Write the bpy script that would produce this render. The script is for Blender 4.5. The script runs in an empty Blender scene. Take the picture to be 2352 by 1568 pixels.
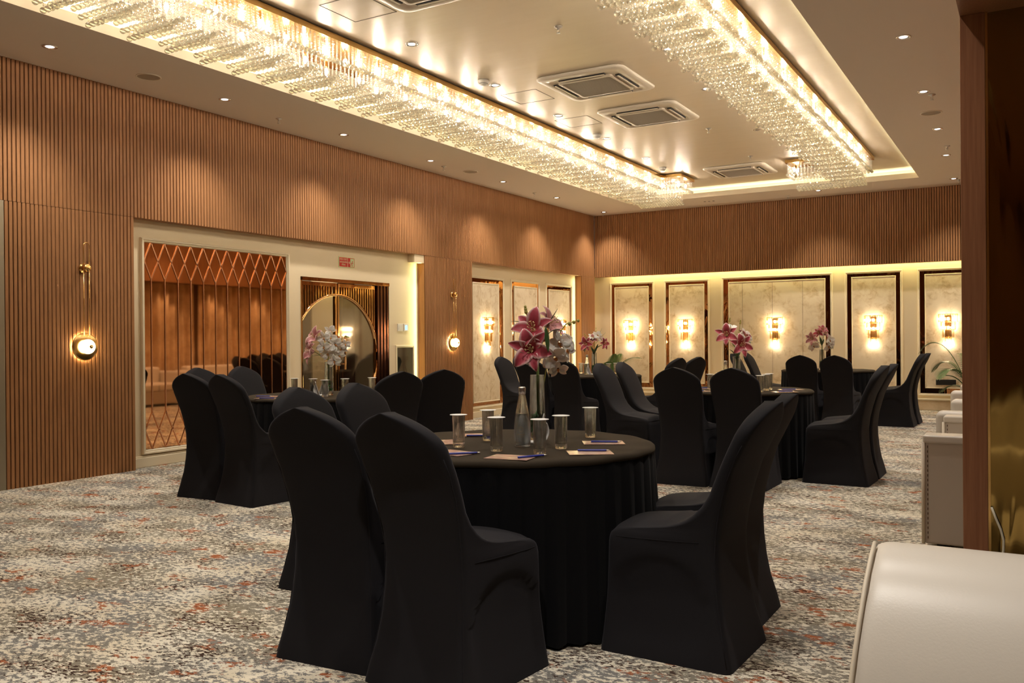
import bpy, math, random
from math import sin, cos, pi, radians, sqrt
from mathutils import Vector, Matrix, Euler

random.seed(7)
scn = bpy.context.scene
COL = scn.collection

# ------------------------------------------------------------------ camera
F_PX, YAW, PITCH, ROLL = 2022.32, 0.534292, -0.002477, -0.008373
cam_d = bpy.data.cameras.new('camera')
cam_d.sensor_width = 36.0
cam_d.lens = 36.0 * F_PX / 2352.0
cam_d.clip_start, cam_d.clip_end = 0.05, 100
cam = bpy.data.objects.new('camera', cam_d)
COL.objects.link(cam)
fw = Vector((-sin(YAW) * cos(PITCH), cos(YAW) * cos(PITCH), sin(PITCH)))
rt = Vector((cos(YAW), sin(YAW), 0))
up = rt.cross(fw)
r2 = rt * cos(ROLL) + up * sin(ROLL)
u2 = -rt * sin(ROLL) + up * cos(ROLL)
cam.matrix_world = Matrix(((r2.x, u2.x, -fw.x, 0), (r2.y, u2.y, -fw.y, 0), (r2.z, u2.z, -fw.z, 1.25), (0, 0, 0, 1)))
scn.camera = cam

# ------------------------------------------------------------------ world, exposure, light paths
w = bpy.data.worlds.new('world'); scn.world = w; w.use_nodes = True
w.node_tree.nodes['Background'].inputs[0].default_value = (1.0, .86, .7, 1)
w.node_tree.nodes['Background'].inputs[1].default_value = 0.02
scn.view_settings.view_transform = 'Standard'
scn.view_settings.look = 'None'
scn.view_settings.gamma = 1.0
scn.view_settings.use_curve_mapping = False
scn.view_settings.exposure = 1.78
cy = scn.cycles
cy.max_bounces = 9; cy.diffuse_bounces = 4; cy.glossy_bounces = 4
cy.transmission_bounces = 8; cy.transparent_max_bounces = 24
cy.caustics_reflective = False; cy.caustics_refractive = False
cy.sample_clamp_indirect = 4.0; cy.sample_clamp_direct = 0
cy.use_denoising = True
try: cy.denoiser = 'OPENIMAGEDENOISE'
except Exception: pass
try: cy.use_light_tree = True
except Exception: pass

# room figures (metres): left wall x, back wall y, ceiling, header soffit
XL, YB, ZC, ZH = -7.55, 16.03, 3.70, 2.474
XN, YN = -7.68, 16.30            # recessed wall planes
XR = -0.235                      # right wall face
ZT = 3.86                        # tray ceiling

# ---- the room's lamps: cove strips, downlights (their energies live here)
def area(name, loc, rot, sx, sy, energy, color):
    l = bpy.data.lights.new(name, 'AREA'); l.shape = 'RECTANGLE'; l.size = sx; l.size_y = sy
    l.energy = energy; l.color = color
    o = bpy.data.objects.new(name, l); o.location = loc; o.rotation_euler = rot; COL.objects.link(o)
    return o
COVE = (.96, 1.0, .68)
LED = (1.0, .95, .45)
TX0, TX1, TY0, TY1 = -6.33, -1.50, 1.2, 14.95      # tray opening
# LED strips lying in the tray trough, shining up onto the tray ceiling
area('cove_strip_light', (TX0 - .10, (TY0 + TY1) / 2, 3.745), (radians(180), 0, 0), .05, TY1 - TY0, 30, COVE)
area('cove_strip_light', (TX1 + .10, (TY0 + TY1) / 2, 3.745), (radians(180), 0, 0), .05, TY1 - TY0, 30, COVE)
area('cove_strip_light', ((TX0 + TX1) / 2, TY1 + .10, 3.745), (radians(180), 0, 0), TX1 - TX0, .05, 5, COVE)
# LED strips behind the headers of the wall niches
area('niche_strip_light', (-7.615, (5.52 + 10.31) / 2, 2.56), (0, radians(-40), 0), .04, 4.7, 36, LED)
area('niche_strip_light', (-7.615, (11.6 + 15.4) / 2, 2.56), (0, radians(-40), 0), .04, 3.8, 16, LED)
area('niche_strip_light', ((-7.4 - .3) / 2, 16.185, 2.60), (radians(4), 0, 0), 6.9, .04, 11, LED)
area('niche_strip_light', (-7.62, 10.285, 1.28), (radians(-90), 0, 0), .05, 2.3, 2.2, LED)
area('niche_strip_light', (-7.62, 15.42, 1.28), (radians(-90), 0, 0), .05, 2.3, 2.2, LED)
DOWN_E = 36
DOWN_C = (1.0, .93, .84)
def spot(loc, energy=DOWN_E, size=100, blend=.8, color=DOWN_C, aim=None):
    l = bpy.data.lights.new('spot_beam', 'SPOT'); l.energy = energy; l.color = color
    l.spot_size = radians(size); l.spot_blend = blend; l.shadow_soft_size = .05
    o = bpy.data.objects.new('spot_beam', l); o.location = loc; COL.objects.link(o)
    return o

# ------------------------------------------------------------------ materials
def mat(name, base=(.8, .8, .8), rough=.5, metal=0.0, spec=.5, **kw):
    m = bpy.data.materials.new(name); m.use_nodes = True
    b = m.node_tree.nodes['Principled BSDF']
    b.inputs['Base Color'].default_value = (*base, 1)
    b.inputs['Roughness'].default_value = rough
    b.inputs['Metallic'].default_value = metal
    b.inputs['Specular IOR Level'].default_value = spec
    for k, v in kw.items():
        k = k.replace('_', ' ')
        if k in b.inputs:
            b.inputs[k].default_value = (*v, 1) if isinstance(v, tuple) and len(v) == 3 else v
    return m
def N(m, t, **kw):
    n = m.node_tree.nodes.new(t)
    for k, v in kw.items(): setattr(n, k, v)
    return n
def L(m, a, b): m.node_tree.links.new(a, b)
def coords(m, scale=(1, 1, 1), rot=(0, 0, 0)):
    g = N(m, 'ShaderNodeNewGeometry'); mp = N(m, 'ShaderNodeMapping')
    mp.inputs['Scale'].default_value = scale; mp.inputs['Rotation'].default_value = rot
    L(m, g.outputs['Position'], mp.inputs[0]); return mp.outputs[0]
def objcoords(m, scale=(1, 1, 1)):
    g = N(m, 'ShaderNodeTexCoord'); mp = N(m, 'ShaderNodeMapping')
    mp.inputs['Scale'].default_value = scale
    L(m, g.outputs['Object'], mp.inputs[0]); return mp.outputs[0]
def noise(m, vec, scale, detail=3, rough=.5, dist=0.0):
    n = N(m, 'ShaderNodeTexNoise'); n.inputs['Scale'].default_value = scale
    n.inputs['Detail'].default_value = detail; n.inputs['Roughness'].default_value = rough
    n.inputs['Distortion'].default_value = dist
    L(m, vec, n.inputs['Vector']); return n.outputs['Fac']
def ramp(m, fac, stops):
    r = N(m, 'ShaderNodeValToRGB'); e = r.color_ramp.elements
    while len(e) < len(stops): e.new(.5)
    for i, (p, c) in enumerate(stops):
        e[i].position = p; e[i].color = (*c, 1) if len(c) == 3 else c
    L(m, fac, r.inputs[0]); return r.outputs[0]
def mix(m, fac, a, b, mode='MIX'):
    x = N(m, 'ShaderNodeMix', data_type='RGBA', blend_type=mode)
    if isinstance(fac, float): x.inputs[0].default_value = fac
    else: L(m, fac, x.inputs[0])
    for s, v in ((6, a), (7, b)):
        if isinstance(v, tuple): x.inputs[s].default_value = (*v, 1)
        else: L(m, v, x.inputs[s])
    return x.outputs[2]
def bump(m, h, strength=.3, dist=.01):
    b = N(m, 'ShaderNodeBump'); b.inputs['Strength'].default_value = strength
    b.inputs['Distance'].default_value = dist
    L(m, h, b.inputs['Height']); L(m, b.outputs[0], P(m).inputs['Normal'])
def P(m): return m.node_tree.nodes['Principled BSDF']
def setc(m, c): L(m, c, P(m).inputs['Base Color'])

M = {}
# fluted timber veneer
m = M['wood'] = mat('fluted_wood', rough=.5, spec=.25)
n1 = noise(m, coords(m, (14, 14, .8)), 3, 4, .6)
setc(m, ramp(m, n1, [(.3, (.275, .124, .048)), (.7, (.375, .175, .070))]))
m = M['dark_wood'] = mat('pillar_wood', rough=.45, spec=.3)
n1 = noise(m, coords(m, (60, 60, 2)), 2, 5, .6)
setc(m, ramp(m, n1, [(.3, (.24, .095, .042)), (.7, (.33, .140, .064))]))
M['soffit'] = mat('ceiling_border_paint', (.74, .65, .57), .75, spec=.2)
M['lip'] = mat('tray_riser_paint', (.72, .60, .44), .6, spec=.2)
m = M['tray'] = mat('tray_ceiling_satin_paint', (.66, .56, .43), .3, metal=.35, spec=.6)
n1 = noise(m, coords(m, (1.2, 9, 1)), 2.2, 4, .6)
L(m, ramp(m, n1, [(.2, (.34,) * 3), (.8, (.50,) * 3)]), P(m).inputs['Roughness'])
bump(m, noise(m, coords(m, (1, 3, 1)), 1.6, 3, .5), .10, .02)
m = M['cream'] = mat('cream_wall_paint', (.76, .63, .42), .55, spec=.3)
M['mould'] = mat('cream_moulding_paint', (.76, .65, .46), .45, spec=.35)
m = M['plinth'] = mat('plinth_stone', (.6, .47, .30), .4)
n1 = noise(m, coords(m), 3, 5, .6)
setc(m, ramp(m, n1, [(.35, (.50, .37, .22)), (.65, (.68, .55, .38))]))
m = M['wallpaper'] = mat('floral_wallpaper', rough=.6, spec=.25)
c = coords(m)
n1 = noise(m, c, 9, 5, .65, .6); n2 = noise(m, c, 3.2, 3, .5)
base = ramp(m, n1, [(.30, (.46, .33, .18)), (.44, (.64, .50, .32)), (.56, (.73, .61, .43)), (.8, (.77, .67, .50))])
setc(m, mix(m, ramp(m, n2, [(.38, (0, 0, 0)), (.56, (1, 1, 1))]), (.73, .61, .43), base))
m = M['bronze'] = mat('bronze_mirror', (.42, .19, .075), .04, metal=1.0)
bump(m, noise(m, coords(m, (1, 1, .35)), 9, 2, .4, .8), .16, .02)
M['bronze_flat'] = mat('bronze_mirror_panel', (.74, .40, .20), .03, metal=1.0)
m = M['dark_mirror'] = mat('dark_wavy_mirror', (.36, .24, .075), .07, metal=1.0)
bump(m, noise(m, coords(m, (1, 1, .3)), 3.0, 2, .4, 1.2), .22, .06)
M['brass'] = mat('polished_brass', (.78, .50, .19), .22, metal=1.0)
M['copper_strip'] = mat('rose_brass_strip', (.78, .42, .24), .25, metal=1.0)
M['door_brass'] = mat('aged_copper_brass', (.62, .36, .17), .07, metal=1.0)
bump(M['door_brass'], noise(M['door_brass'], coords(M['door_brass'], (1, 1, .4)), 7, 2, .4, .6), .14, .02)
M['dark_bronze'] = mat('dark_bronze', (.12, .05, .03), .12, metal=.9)
M['steel'] = mat('brushed_steel', (.62, .60, .58), .3, metal=1.0)
M['chrome'] = mat('chrome', (.85, .85, .88), .12, metal=1.0)
M['white'] = mat('white_plastic', (.74, .70, .63), .4)
M['ac'] = mat('air_conditioner_plastic', (.74, .65, .53), .35, spec=.4)
M['grille'] = mat('air_conditioner_grille', (.40, .34, .27), .5)
M['black'] = mat('black_void', (.012, .011, .010), .6)
m = M['fabric'] = mat('black_spandex', (.0115, .0105, .0122), .8, spec=.14, Sheen_Weight=.05, Sheen_Roughness=.45, Sheen_Tint=(.8, .78, .9))
bump(m, noise(m, objcoords(m), 900, 2, .5), .25, .001)
m = M['cloth'] = mat('black_table_skirt', (.0035, .0035, .0045), .9, spec=.12, Sheen_Weight=.03)
bump(m, noise(m, objcoords(m), 700, 2, .5), .3, .001)
m = M['felt'] = mat('brown_black_table_felt', (.024, .017, .010), .9, spec=.15, Sheen_Weight=.05, Sheen_Tint=(1.0, .8, .55))
bump(m, noise(m, objcoords(m), 500, 3, .6), .4, .001)
# carpet
m = M['carpet'] = mat('distressed_carpet', rough=.95, spec=.1)
c0 = coords(m, (1.0, 1.55, 1), (0, 0, radians(-32)))
fine = noise(m, c0, 27, 6, .74)
big = noise(m, c0, 2.1, 3, .6)
add = N(m, 'ShaderNodeMath', operation='MULTIPLY_ADD'); L(m, big, add.inputs[0]); add.inputs[1].default_value = .34; L(m, fine, add.inputs[2])
cream = ramp(m, add.outputs[0], [(.672, (0, 0, 0)), (.690, (1, 1, 1))])
greyv = ramp(m, noise(m, c0, 1.3, 3, .5), [(.40, (.20, .19, .175)), (.60, (.25, .215, .155))])
rust = noise(m, coords(m, (1.0, 1.7, 1), (0, 0, radians(-30))), 4.2, 7, .72)
col = mix(m, ramp(m, rust, [(.565, (0, 0, 0)), (.595, (1, 1, 1))]), greyv, (.33, .105, .045))
creamc = ramp(m, noise(m, c0, 2.7, 2, .5), [(.35, (.70, .61, .46)), (.65, (.74, .68, .56))])
col = mix(m, cream, col, creamc)
rust2 = ramp(m, rust, [(.61, (0, 0, 0)), (.63, (1, 1, 1))])
col = mix(m, rust2, col, (.36, .12, .05))
dk = noise(m, coords(m, (1.0, 1.8, 1), (0, 0, radians(-35))), 38, 4, .6)
dkm = noise(m, c0, 2.6, 4, .6)
dka = N(m, 'ShaderNodeMath', operation='MULTIPLY_ADD'); L(m, dkm, dka.inputs[0]); dka.inputs[1].default_value = .6; L(m, dk, dka.inputs[2])
col = mix(m, ramp(m, dka.outputs[0], [(.895, (0, 0, 0)), (.915, (1, 1, 1))]), col, (.055, .030, .022))
setc(m, col)
bump(m, noise(m, coords(m), 420, 2, .5), .5, .004)
# leather
m = M['leather'] = mat('white_leather', (.62, .56, .48), .38, spec=.45)
bump(m, noise(m, objcoords(m), 160, 3, .6), .12, .002)
M['leather_grey'] = mat('shaded_taupe_leather', (.50, .43, .35), .5, spec=.4)  # darker than the white leather: shade of the arm face put into the colour
M['piping'] = mat('leather_piping', (.66, .57, .44), .5)
# glass
def glassy(name, tint, tr, gl, refr, ior=1.45, rough=0.0, body=0.0):
    """see-through mix: straight transmission + refraction + sparkle"""
    m = bpy.data.materials.new(name); m.use_nodes = True
    nt = m.node_tree; nt.nodes.clear()
    out = nt.nodes.new('ShaderNodeOutputMaterial')
    t = nt.nodes.new('ShaderNodeBsdfTransparent'); t.inputs[0].default_value = (*tint, 1)
    g = nt.nodes.new('ShaderNodeBsdfGlossy'); g.inputs[0].default_value = (1, .95, .85, 1); g.inputs['Roughness'].default_value = rough + .05
    m1 = nt.nodes.new('ShaderNodeMixShader'); m1.inputs[0].default_value = gl / (gl + tr)
    nt.links.new(t.outputs[0], m1.inputs[1]); nt.links.new(g.outputs[0], m1.inputs[2])
    last = m1.outputs[0]
    if refr > 0:
        r = nt.nodes.new('ShaderNodeBsdfGlass'); r.inputs[0].default_value = (*tint, 1); r.inputs['IOR'].default_value = ior
        r.inputs['Roughness'].default_value = rough
        m2 = nt.nodes.new('ShaderNodeMixShader'); m2.inputs[0].default_value = refr
        nt.links.new(last, m2.inputs[1]); nt.links.new(r.outputs[0], m2.inputs[2]); last = m2.outputs[0]
    if body > 0:      # the milky sparkle of cut facets
        d = nt.nodes.new('ShaderNodeBsdfDiffuse'); d.inputs[0].default_value = (*[min(1, v * .95) for v in tint], 1)
        tl = nt.nodes.new('ShaderNodeBsdfTranslucent'); tl.inputs[0].default_value = d.inputs[0].default_value
        m4 = nt.nodes.new('ShaderNodeMixShader'); m4.inputs[0].default_value = .5
        nt.links.new(d.outputs[0], m4.inputs[1]); nt.links.new(tl.outputs[0], m4.inputs[2])
        m3 = nt.nodes.new('ShaderNodeMixShader'); m3.inputs[0].default_value = body
        nt.links.new(last, m3.inputs[1]); nt.links.new(m4.outputs[0], m3.inputs[2]); last = m3.outputs[0]
    nt.links.new(last, out.inputs[0]); return m
M['ball'] = glassy('crystal_ball_glass', (.975, .96, .90), .75, .10, .62, body=.17)
M['bead'] = glassy('crystal_bead_glass', (.985, .965, .91), .76, .24, 0, body=.22)
M['rod'] = glassy('amber_crystal_rod', (.97, .86, .66), .68, .22, 0)
M['glass'] = glassy('clear_glass', (.985, .99, .985), .985, .015, .55)
M['pane'] = glassy('door_glass', (.62, .58, .52), .72, .22, 0)
M['boxglass'] = glassy('smoked_cover_glass', (.55, .56, .54), .75, .12, 0)
M['water'] = glassy('water', (.93, .96, .98), .98, .02, .7, 1.33)
M['gel'] = mat('green_vase_gel', (.05, .40, .06), .25, spec=.6)
def emis(name, col, s, bsdf=(.8, .8, .8)):
    m = mat(name, bsdf, .4); b = P(m)
    b.inputs['Emission Color'].default_value = (*col, 1); b.inputs['Emission Strength'].default_value = s
    return m
M['bulb'] = emis('candle_bulb_glow', (1.0, .88, .73), 104)
M['sconce_bulb'] = emis('sconce_bulb_glow', (1.0, .84, .62), 62)
M['globe'] = emis('globe_lamp_glow', (1.0, .74, .36), 5)
M['down'] = emis('downlight_lens', (.98, .95, .92), 1.7)
M['down_off'] = mat('downlight_reflector', (.55, .50, .42), .25, metal=.8)
M['lcd'] = emis('thermostat_screen', (.25, .5, 1.0), .55, (.1, .2, .4))
M['paper'] = mat('white_paper', (.80, .78, .74), .7)
M['napkin'] = mat('white_napkin', (.78, .75, .72), .8)
m = M['pad'] = mat('printed_notepad_cover', rough=.22, spec=.6)
n1 = noise(m, objcoords(m, (8, 22, 1)), 1.4, 3, .5)
setc(m, ramp(m, n1, [(.35, (.42, .26, .17)), (.5, (.50, .30, .24)), (.62, (.62, .47, .28)), (.72, (.24, .22, .26))]))
M['pen'] = mat('blue_pen', (.018, .030, .27), .3, spec=.6)
M['red'] = mat('sign_red', (.55, .022, .010), .4)
M['sign_green'] = mat('sign_luminous_green', (.58, .68, .36), .5)
M['sign_cream'] = mat('sign_lettering', (.80, .68, .42), .5)
M['gold_print'] = mat('gold_print', (.55, .42, .22), .35, metal=.6)
m = M['leaf'] = mat('glossy_leaf', (.045, .10, .028), .4, spec=.5)
M['stem'] = mat('flower_stem', (.16, .22, .05), .5)
M['palm'] = mat('palm_leaf', (.06, .125, .028), .5)
M['orchid'] = mat('orchid_petal', (.80, .74, .66), .6, Subsurface_Weight=.15)
M['orchid_lip'] = mat('orchid_lip', (.55, .22, .05), .5)
M['bud'] = mat('orchid_bud', (.38, .36, .08), .5)
M['stamen'] = mat('lily_stamen', (.60, .42, .20), .5)
def lilymat(name, c_in, c_edge):
    m = mat(name, rough=.5, spec=.4)
    a = N(m, 'ShaderNodeAttribute', attribute_name='petal'); s = N(m, 'ShaderNodeSeparateColor'); L(m, a.outputs['Color'], s.inputs[0])
    nz = noise(m, objcoords(m), 60, 3, .6)
    x = N(m, 'ShaderNodeMath', operation='MULTIPLY_ADD'); L(m, nz, x.inputs[0]); x.inputs[1].default_value = .22; L(m, s.outputs[0], x.inputs[2])
    setc(m, ramp(m, x.outputs[0], [(.0, tuple(v * .72 for v in c_in)), (.55, c_in), (.95, c_edge), (1, c_edge)]))
    return m
M['lily'] = lilymat('stargazer_lily_petal', (.50, .065, .095), (.80, .55, .52))
M['lily_pale'] = lilymat('pale_pink_lily_petal', (.60, .24, .24), (.75, .52, .48))
m = M['curtain'] = mat('gold_brown_curtain', (.34, .20, .095), .75, spec=.2)
n1 = noise(m, coords(m, (1, 1, .6)), 7, 5, .7)
setc(m, ramp(m, n1, [(.35, (.50, .34, .18)), (.65, (.72, .54, .34))]))
m = M['lobby'] = mat('lobby_grey_wall', (.20, .17, .13), .6)
m = M['grey_frame'] = mat('brushed_grey_door_frame', (.30, .25, .17), .4, metal=.5)
M['earth'] = mat('plant_soil', (.05, .03, .02), .9)
M['pot'] = mat('planter_ceramic', (.55, .50, .42), .35)
M['rubber'] = mat('cable_white', (.75, .68, .52), .4)
M['seam'] = mat('seam_dark_brown', (.10, .05, .03), .9)  # dark brown of the panel seams and sofa stitching

# ------------------------------------------------------------------ geometry helpers
class G:
    def __init__(s): s.v = []; s.f = []; s.sm = []
    def add(s, vs, fs, smooth=False):
        o = len(s.v); s.v += [tuple(v) for v in vs]
        for f in fs: s.f.append(tuple(i + o for i in f)); s.sm.append(smooth)
        return s
    def box(s, x0, x1, y0, y1, z0, z1):
        vs = [(x, y, z) for z in (z0, z1) for y in (y0, y1) for x in (x0, x1)]
        return s.add(vs, [(0, 2, 3, 1), (4, 5, 7, 6), (0, 1, 5, 4), (2, 6, 7, 3), (0, 4, 6, 2), (1, 3, 7, 5)])
    def lathe(s, prof, n=24, c=(0, 0, 0), cap=True, axis='Z', smooth=True):
        vs = []; fs = []
        for r, h in prof:
            for k in range(n):
                a = 2 * pi * k / n; x, y, z = r * cos(a), r * sin(a), h
                if axis == 'X': x, y, z = z, x, y
                if axis == 'Y': x, y, z = x, z, y
                vs.append((x + c[0], y + c[1], z + c[2]))
        for i in range(len(prof) - 1):
            for k in range(n):
                a, b = i * n + k, i * n + (k + 1) % n
                fs.append((a, b, b + n, a + n))
        if cap:
            fs.append(tuple(reversed(range(n)))); fs.append(tuple((len(prof) - 1) * n + k for k in range(n)))
        return s.add(vs, fs, smooth)
    def tube(s, pts, r, n=8, smooth=True, cap=True):
        pts = [Vector(p) for p in pts]; vs = []; fs = []
        rs = r if isinstance(r, (list, tuple)) else [r] * len(pts)
        ref = None
        for i, p in enumerate(pts):
            d = (pts[min(i + 1, len(pts) - 1)] - pts[max(i - 1, 0)]).normalized()
            if ref is None:
                ref = Vector((0, 0, 1)) if abs(d.z) < .9 else Vector((1, 0, 0))
            a = d.cross(ref).normalized(); b = a.cross(d); ref = b
            for k in range(n):
                t = 2 * pi * k / n; q = p + (a * cos(t) + b * sin(t)) * rs[i]; vs.append(tuple(q))
        for i in range(len(pts) - 1):
            for k in range(n):
                a, b = i * n + k, i * n + (k + 1) % n
                fs.append((a, b, b + n, a + n))
        if cap: fs.append(tuple(reversed(range(n)))); fs.append(tuple((len(pts) - 1) * n + k for k in range(n)))
        return s.add(vs, fs, smooth)
    def grid(s, P2, closed=False, smooth=True):
        n, k = len(P2), len(P2[0]); vs = [p for row in P2 for p in row]; fs = []
        for i in range(n - 1):
            for j in range(k if closed else k - 1):
                a, b = i * k + j, i * k + (j + 1) % k
                fs.append((a, b, b + k, a + k))
        return s.add(vs, fs, smooth)
    def prism(s, poly, z0, z1, smooth=False):
        n = len(poly)
        vs = [(x, y, z0) for x, y in poly] + [(x, y, z1) for x, y in poly]
        fs = [tuple(reversed(range(n))), tuple(range(n, 2 * n))] + [(i, (i + 1) % n, n + (i + 1) % n, n + i) for i in range(n)]
        return s.add(vs, fs, smooth)
    def build(s, name, m, parent=None, loc=None, bevel=0, seg=2):
        me = bpy.data.meshes.new(name); me.from_pydata(s.v, [], s.f)
        me.polygons.foreach_set('use_smooth', s.sm); me.update()
        me.materials.append(m)
        o = bpy.data.objects.new(name, me); COL.objects.link(o)
        if parent: o.parent = parent
        if loc: o.location = loc
        if bevel:
            b = o.modifiers.new('bevel', 'BEVEL'); b.width = bevel; b.segments = seg; b.limit_method = 'ANGLE'; b.angle_limit = radians(40)
        return o
def thing(name, label, cat, loc=(0, 0, 0), rz=0, group=None):
    o = bpy.data.objects.new(name, None); COL.objects.link(o); o.empty_display_size = .1
    o.location = loc; o.rotation_euler = (0, 0, rz); o['label'] = label; o['category'] = cat
    if group: o['group'] = group
    return o
def tag(o, label, cat, group=None):
    o['label'] = label; o['category'] = cat
    if group: o['group'] = group
    return o
def struct(o): o['kind'] = 'structure'; return o
KIDS = {}
def note(o):
    """remember a thing's tree so it can be copied quickly"""
    KIDS[o.name] = [(c, [g for g in bpy.data.objects if g.parent == c]) for c in bpy.data.objects if c.parent == o]
    return o
def dup(root, loc, rz=0, label=None, group=None, scale=None):
    r = root.copy(); COL.objects.link(r); r.location = loc; r.rotation_euler = (0, 0, rz)
    if scale: r.scale = scale if isinstance(scale, tuple) else (scale,) * 3
    if label: r['label'] = label
    if group: r['group'] = group
    for ch, gs in KIDS[root.name]:
        c = ch.copy(); COL.objects.link(c); c.parent = r
        for g in gs:
            d = g.copy(); COL.objects.link(d); d.parent = c
    return r

# ------------------------------------------------------------------ floor and ceilings
struct(G().box(-10.2, 4.2, -4.2, 16.9, -.1, 0).build('floor', M['carpet']))
XE, YS = 3.6, -3.4     # far ends of the room behind and beside the camera
g = G()
g.box(-7.9, TX0, YS, 16.6, ZC, 4.05)
g.box(TX1, XE, YS, 16.6, ZC, 4.05)
g.box(TX0, TX1, TY1, 16.6, ZC, 4.05)
g.box(TX0, TX1, YS, TY0, ZC, 4.05)
soff = G()
def slab(x0, x1, y0, y1): soff.box(x0, x1, y0, y1, ZC, ZC + .02)
TR = .20  # trough width
slab(-7.9, TX0, YS, 16.6); slab(TX1, XE, YS, 16.6); slab(TX0, TX1, TY1, 16.6); slab(TX0, TX1, YS, TY0)
struct(soff.build('ceiling_border', M['soffit']))
lip = G()
for (x0, x1, y0, y1) in ((TX0 - .02, TX0 + .002, TY0, TY1 + .02), (TX1 - .002, TX1 + .02, TY0, TY1 + .02), (TX0, TX1, TY1 - .002, TY1 + .02)):
    lip.box(x0, x1, y0, y1, ZC + .0005, ZC + .085)
struct(lip.build('trim_1', M['lip']))
struct(G().box(TX0 - .25, TX1 + .25, TY0 - .05, TY1 + .25, ZT, ZT + .1).build('ceiling', M['tray']))
clo = G()
ZK = ZC + .021
clo.box(TX0 - .30, TX0 - .25, TY0, TY1 + .3, ZK, ZT + .1); clo.box(TX1 + .25, TX1 + .3, TY0, TY1 + .3, ZK, ZT + .1)
clo.box(TX0 - .3, TX1 + .3, TY1 + .25, TY1 + .3, ZK, ZT + .1); clo.box(TX0 - .3, TX1 + .3, TY0 - .1, TY0 - .05, ZK, ZT + .1)
struct(clo.build('trim_2', M['lip']))

# ------------------------------------------------------------------ fluted walls
PITCHW, GRV, DEP = .0385, .0075, .012
def fluted(a0, a1, z0, z1, emit):
    """ribs from a0 to a1; emit(u, depth, z) -> xyz"""
    g = G(); n = max(1, round((a1 - a0) / PITCHW)); p = (a1 - a0) / n
    prof = []
    for i in range(n):
        b = a0 + i * p
        prof += [(b, -DEP), (b + GRV, -DEP), (b + GRV + .0012, -.002), (b + GRV + .004, 0), (b + p - .0035, 0), (b + p - .0008, -.002)]
    prof.append((a1, -DEP))
    g.add([emit(u, d, z) for z in (z0, z1) for u, d in prof],
          [(i, i + 1, len(prof) + i + 1, len(prof) + i) for i in range(len(prof) - 1)])
    return g
def left_emit(u, d, z): return (XL + d, u, z)
def back_emit(u, d, z): return (u, YB - d, z)
wl = fluted(YS, YB, ZH, ZC, left_emit)
wl.box(XL - .12, XL - DEP, YS, YB, ZH, ZC)
N1 = (5.525, 10.31); N2 = (11.55, 15.443)
struct(wl.build('wall_left', M['wood']))
for i, (a, b) in enumerate(((4.262, N1[0]), (N1[1], N2[0]), (N2[1], YB))):
    g = fluted(a, b, 0, ZH - .003, left_emit)
    g.box(XL - .14, XL - DEP, a, b, 0, ZH - .003)
    struct(g.build('wall_left_pier', M['wood']))
wb = fluted(XL, XR + .5, ZH, ZC, back_emit)
wb.box(XL, XR + .5, YB + DEP, YB + .14, ZH, ZC)
struct(wb.build('wall_back', M['wood']))
# cove ceilings over the recesses
g = G(); g.box(XN, XL - .12, YS, 16.5, ZH + .16, ZH + .2); g.box(XL, .6, YB + .14, YN, ZH + .16, ZH + .2)
struct(g.build('trim_3', M['cream']))
# recessed cream walls (with the doorway left open)
DY0, DY1, DZ = 7.928, 9.64, 2.04
g = G()
g.box(XN - .1, XN, 4.262, DY0, 0, ZH + .2); g.box(XN - .1, XN, DY1, YN + .1, 0, ZH + .2); g.box(XN - .1, XN, DY0, DY1, DZ, ZH + .2)
g.box(XN - .1, XN, YS, 3.0, 0, ZH + .2)
struct(g.build('wall_left_recess', M['cream']))
struct(G().box(XN, 1.2, YN, YN + .1, 0, ZH + .2).build('wall_back_recess', M['cream']))
# plinth along the foot of the recesses
g = G()
for a, b in ((5.525, DY0 - .0), (DY1, 10.31), (11.55, 15.443)): g.box(XN, XN + .035, a, b, 0, .10)
g.box(XN, XN + .02, 5.525, DY0, .10, .115)
struct(g.build('baseboard_left', M['mould'], bevel=.006))
struct(G().box(XL, .5, YN - .05, YN, 0, .17).build('baseboard_back', M['plinth'], bevel=.006))
struct(G().box(XL, .5, YN - .06, YN, .17, .20).build('trim_4', M['mould'], bevel=.005))
# boxed soffit at the end of the door niche
struct(G().box(XN, XL - .015, 10.08, 10.305, 2.36, ZH + .1).build('trim_5', M['cream']))
# grey door frame at the very left edge
g = G(); g.box(XN - .06, XL + .004, 4.20, 4.262, 0, ZH - .003); g.box(XN - .06, XL + .004, 3.0, 4.20, ZH - .10, ZH - .003)
struct(g.build('door_1', M['grey_frame'], bevel=.004))
struct(G().box(XN - .1, XN - .04, 3.0, 4.21, 0, ZH - .05).build('door_1_leaf', M['grey_frame']))

# right wall: header band, curtain bay, and the end by the pillar
PY = 3.80
g = fluted(PY, YB, ZH, ZC, lambda u, d, z: (XR - d, u, z))
g.box(XR + DEP, XR + .2, PY, YB, ZH, ZC)
struct(g.build('wall_right', M['wood']))
struct(G().box(XR, XR + .45, YS, PY, ZH, ZC).build('wall_right_header', M['dark_wood']))
g = fluted(9.2, 10.3, 0, ZH, lambda u, d, z: (XR - d, u, z)); g.box(XR + DEP, XR + .9, 9.2, 10.3, 0, ZH)
struct(g.build('wall_right_pier', M['wood']))
g = G(); g.box(.62, .72, PY, YB + .3, 0, ZH + .1); g.box(XR + .2, .72, PY, YB + .3, ZH + .1, ZH + .15)
struct(g.build('wall_right_bay', M['dark_wood']))
# rest of the shell behind the camera
g = G(); g.box(-7.9, XE, YS - .1, YS, 0, 4.05); g.box(XE, XE + .1, YS, PY + .4, 0, 4.05); g.box(.72, XE, PY + .3, PY + .4, 0, 4.05)
struct(g.build('wall_front', M['wood']))
struct(G().box(XN - .2, XN - .1, YS, 3.0, 0, ZH).build('wall_left_end', M['wood']))

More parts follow.
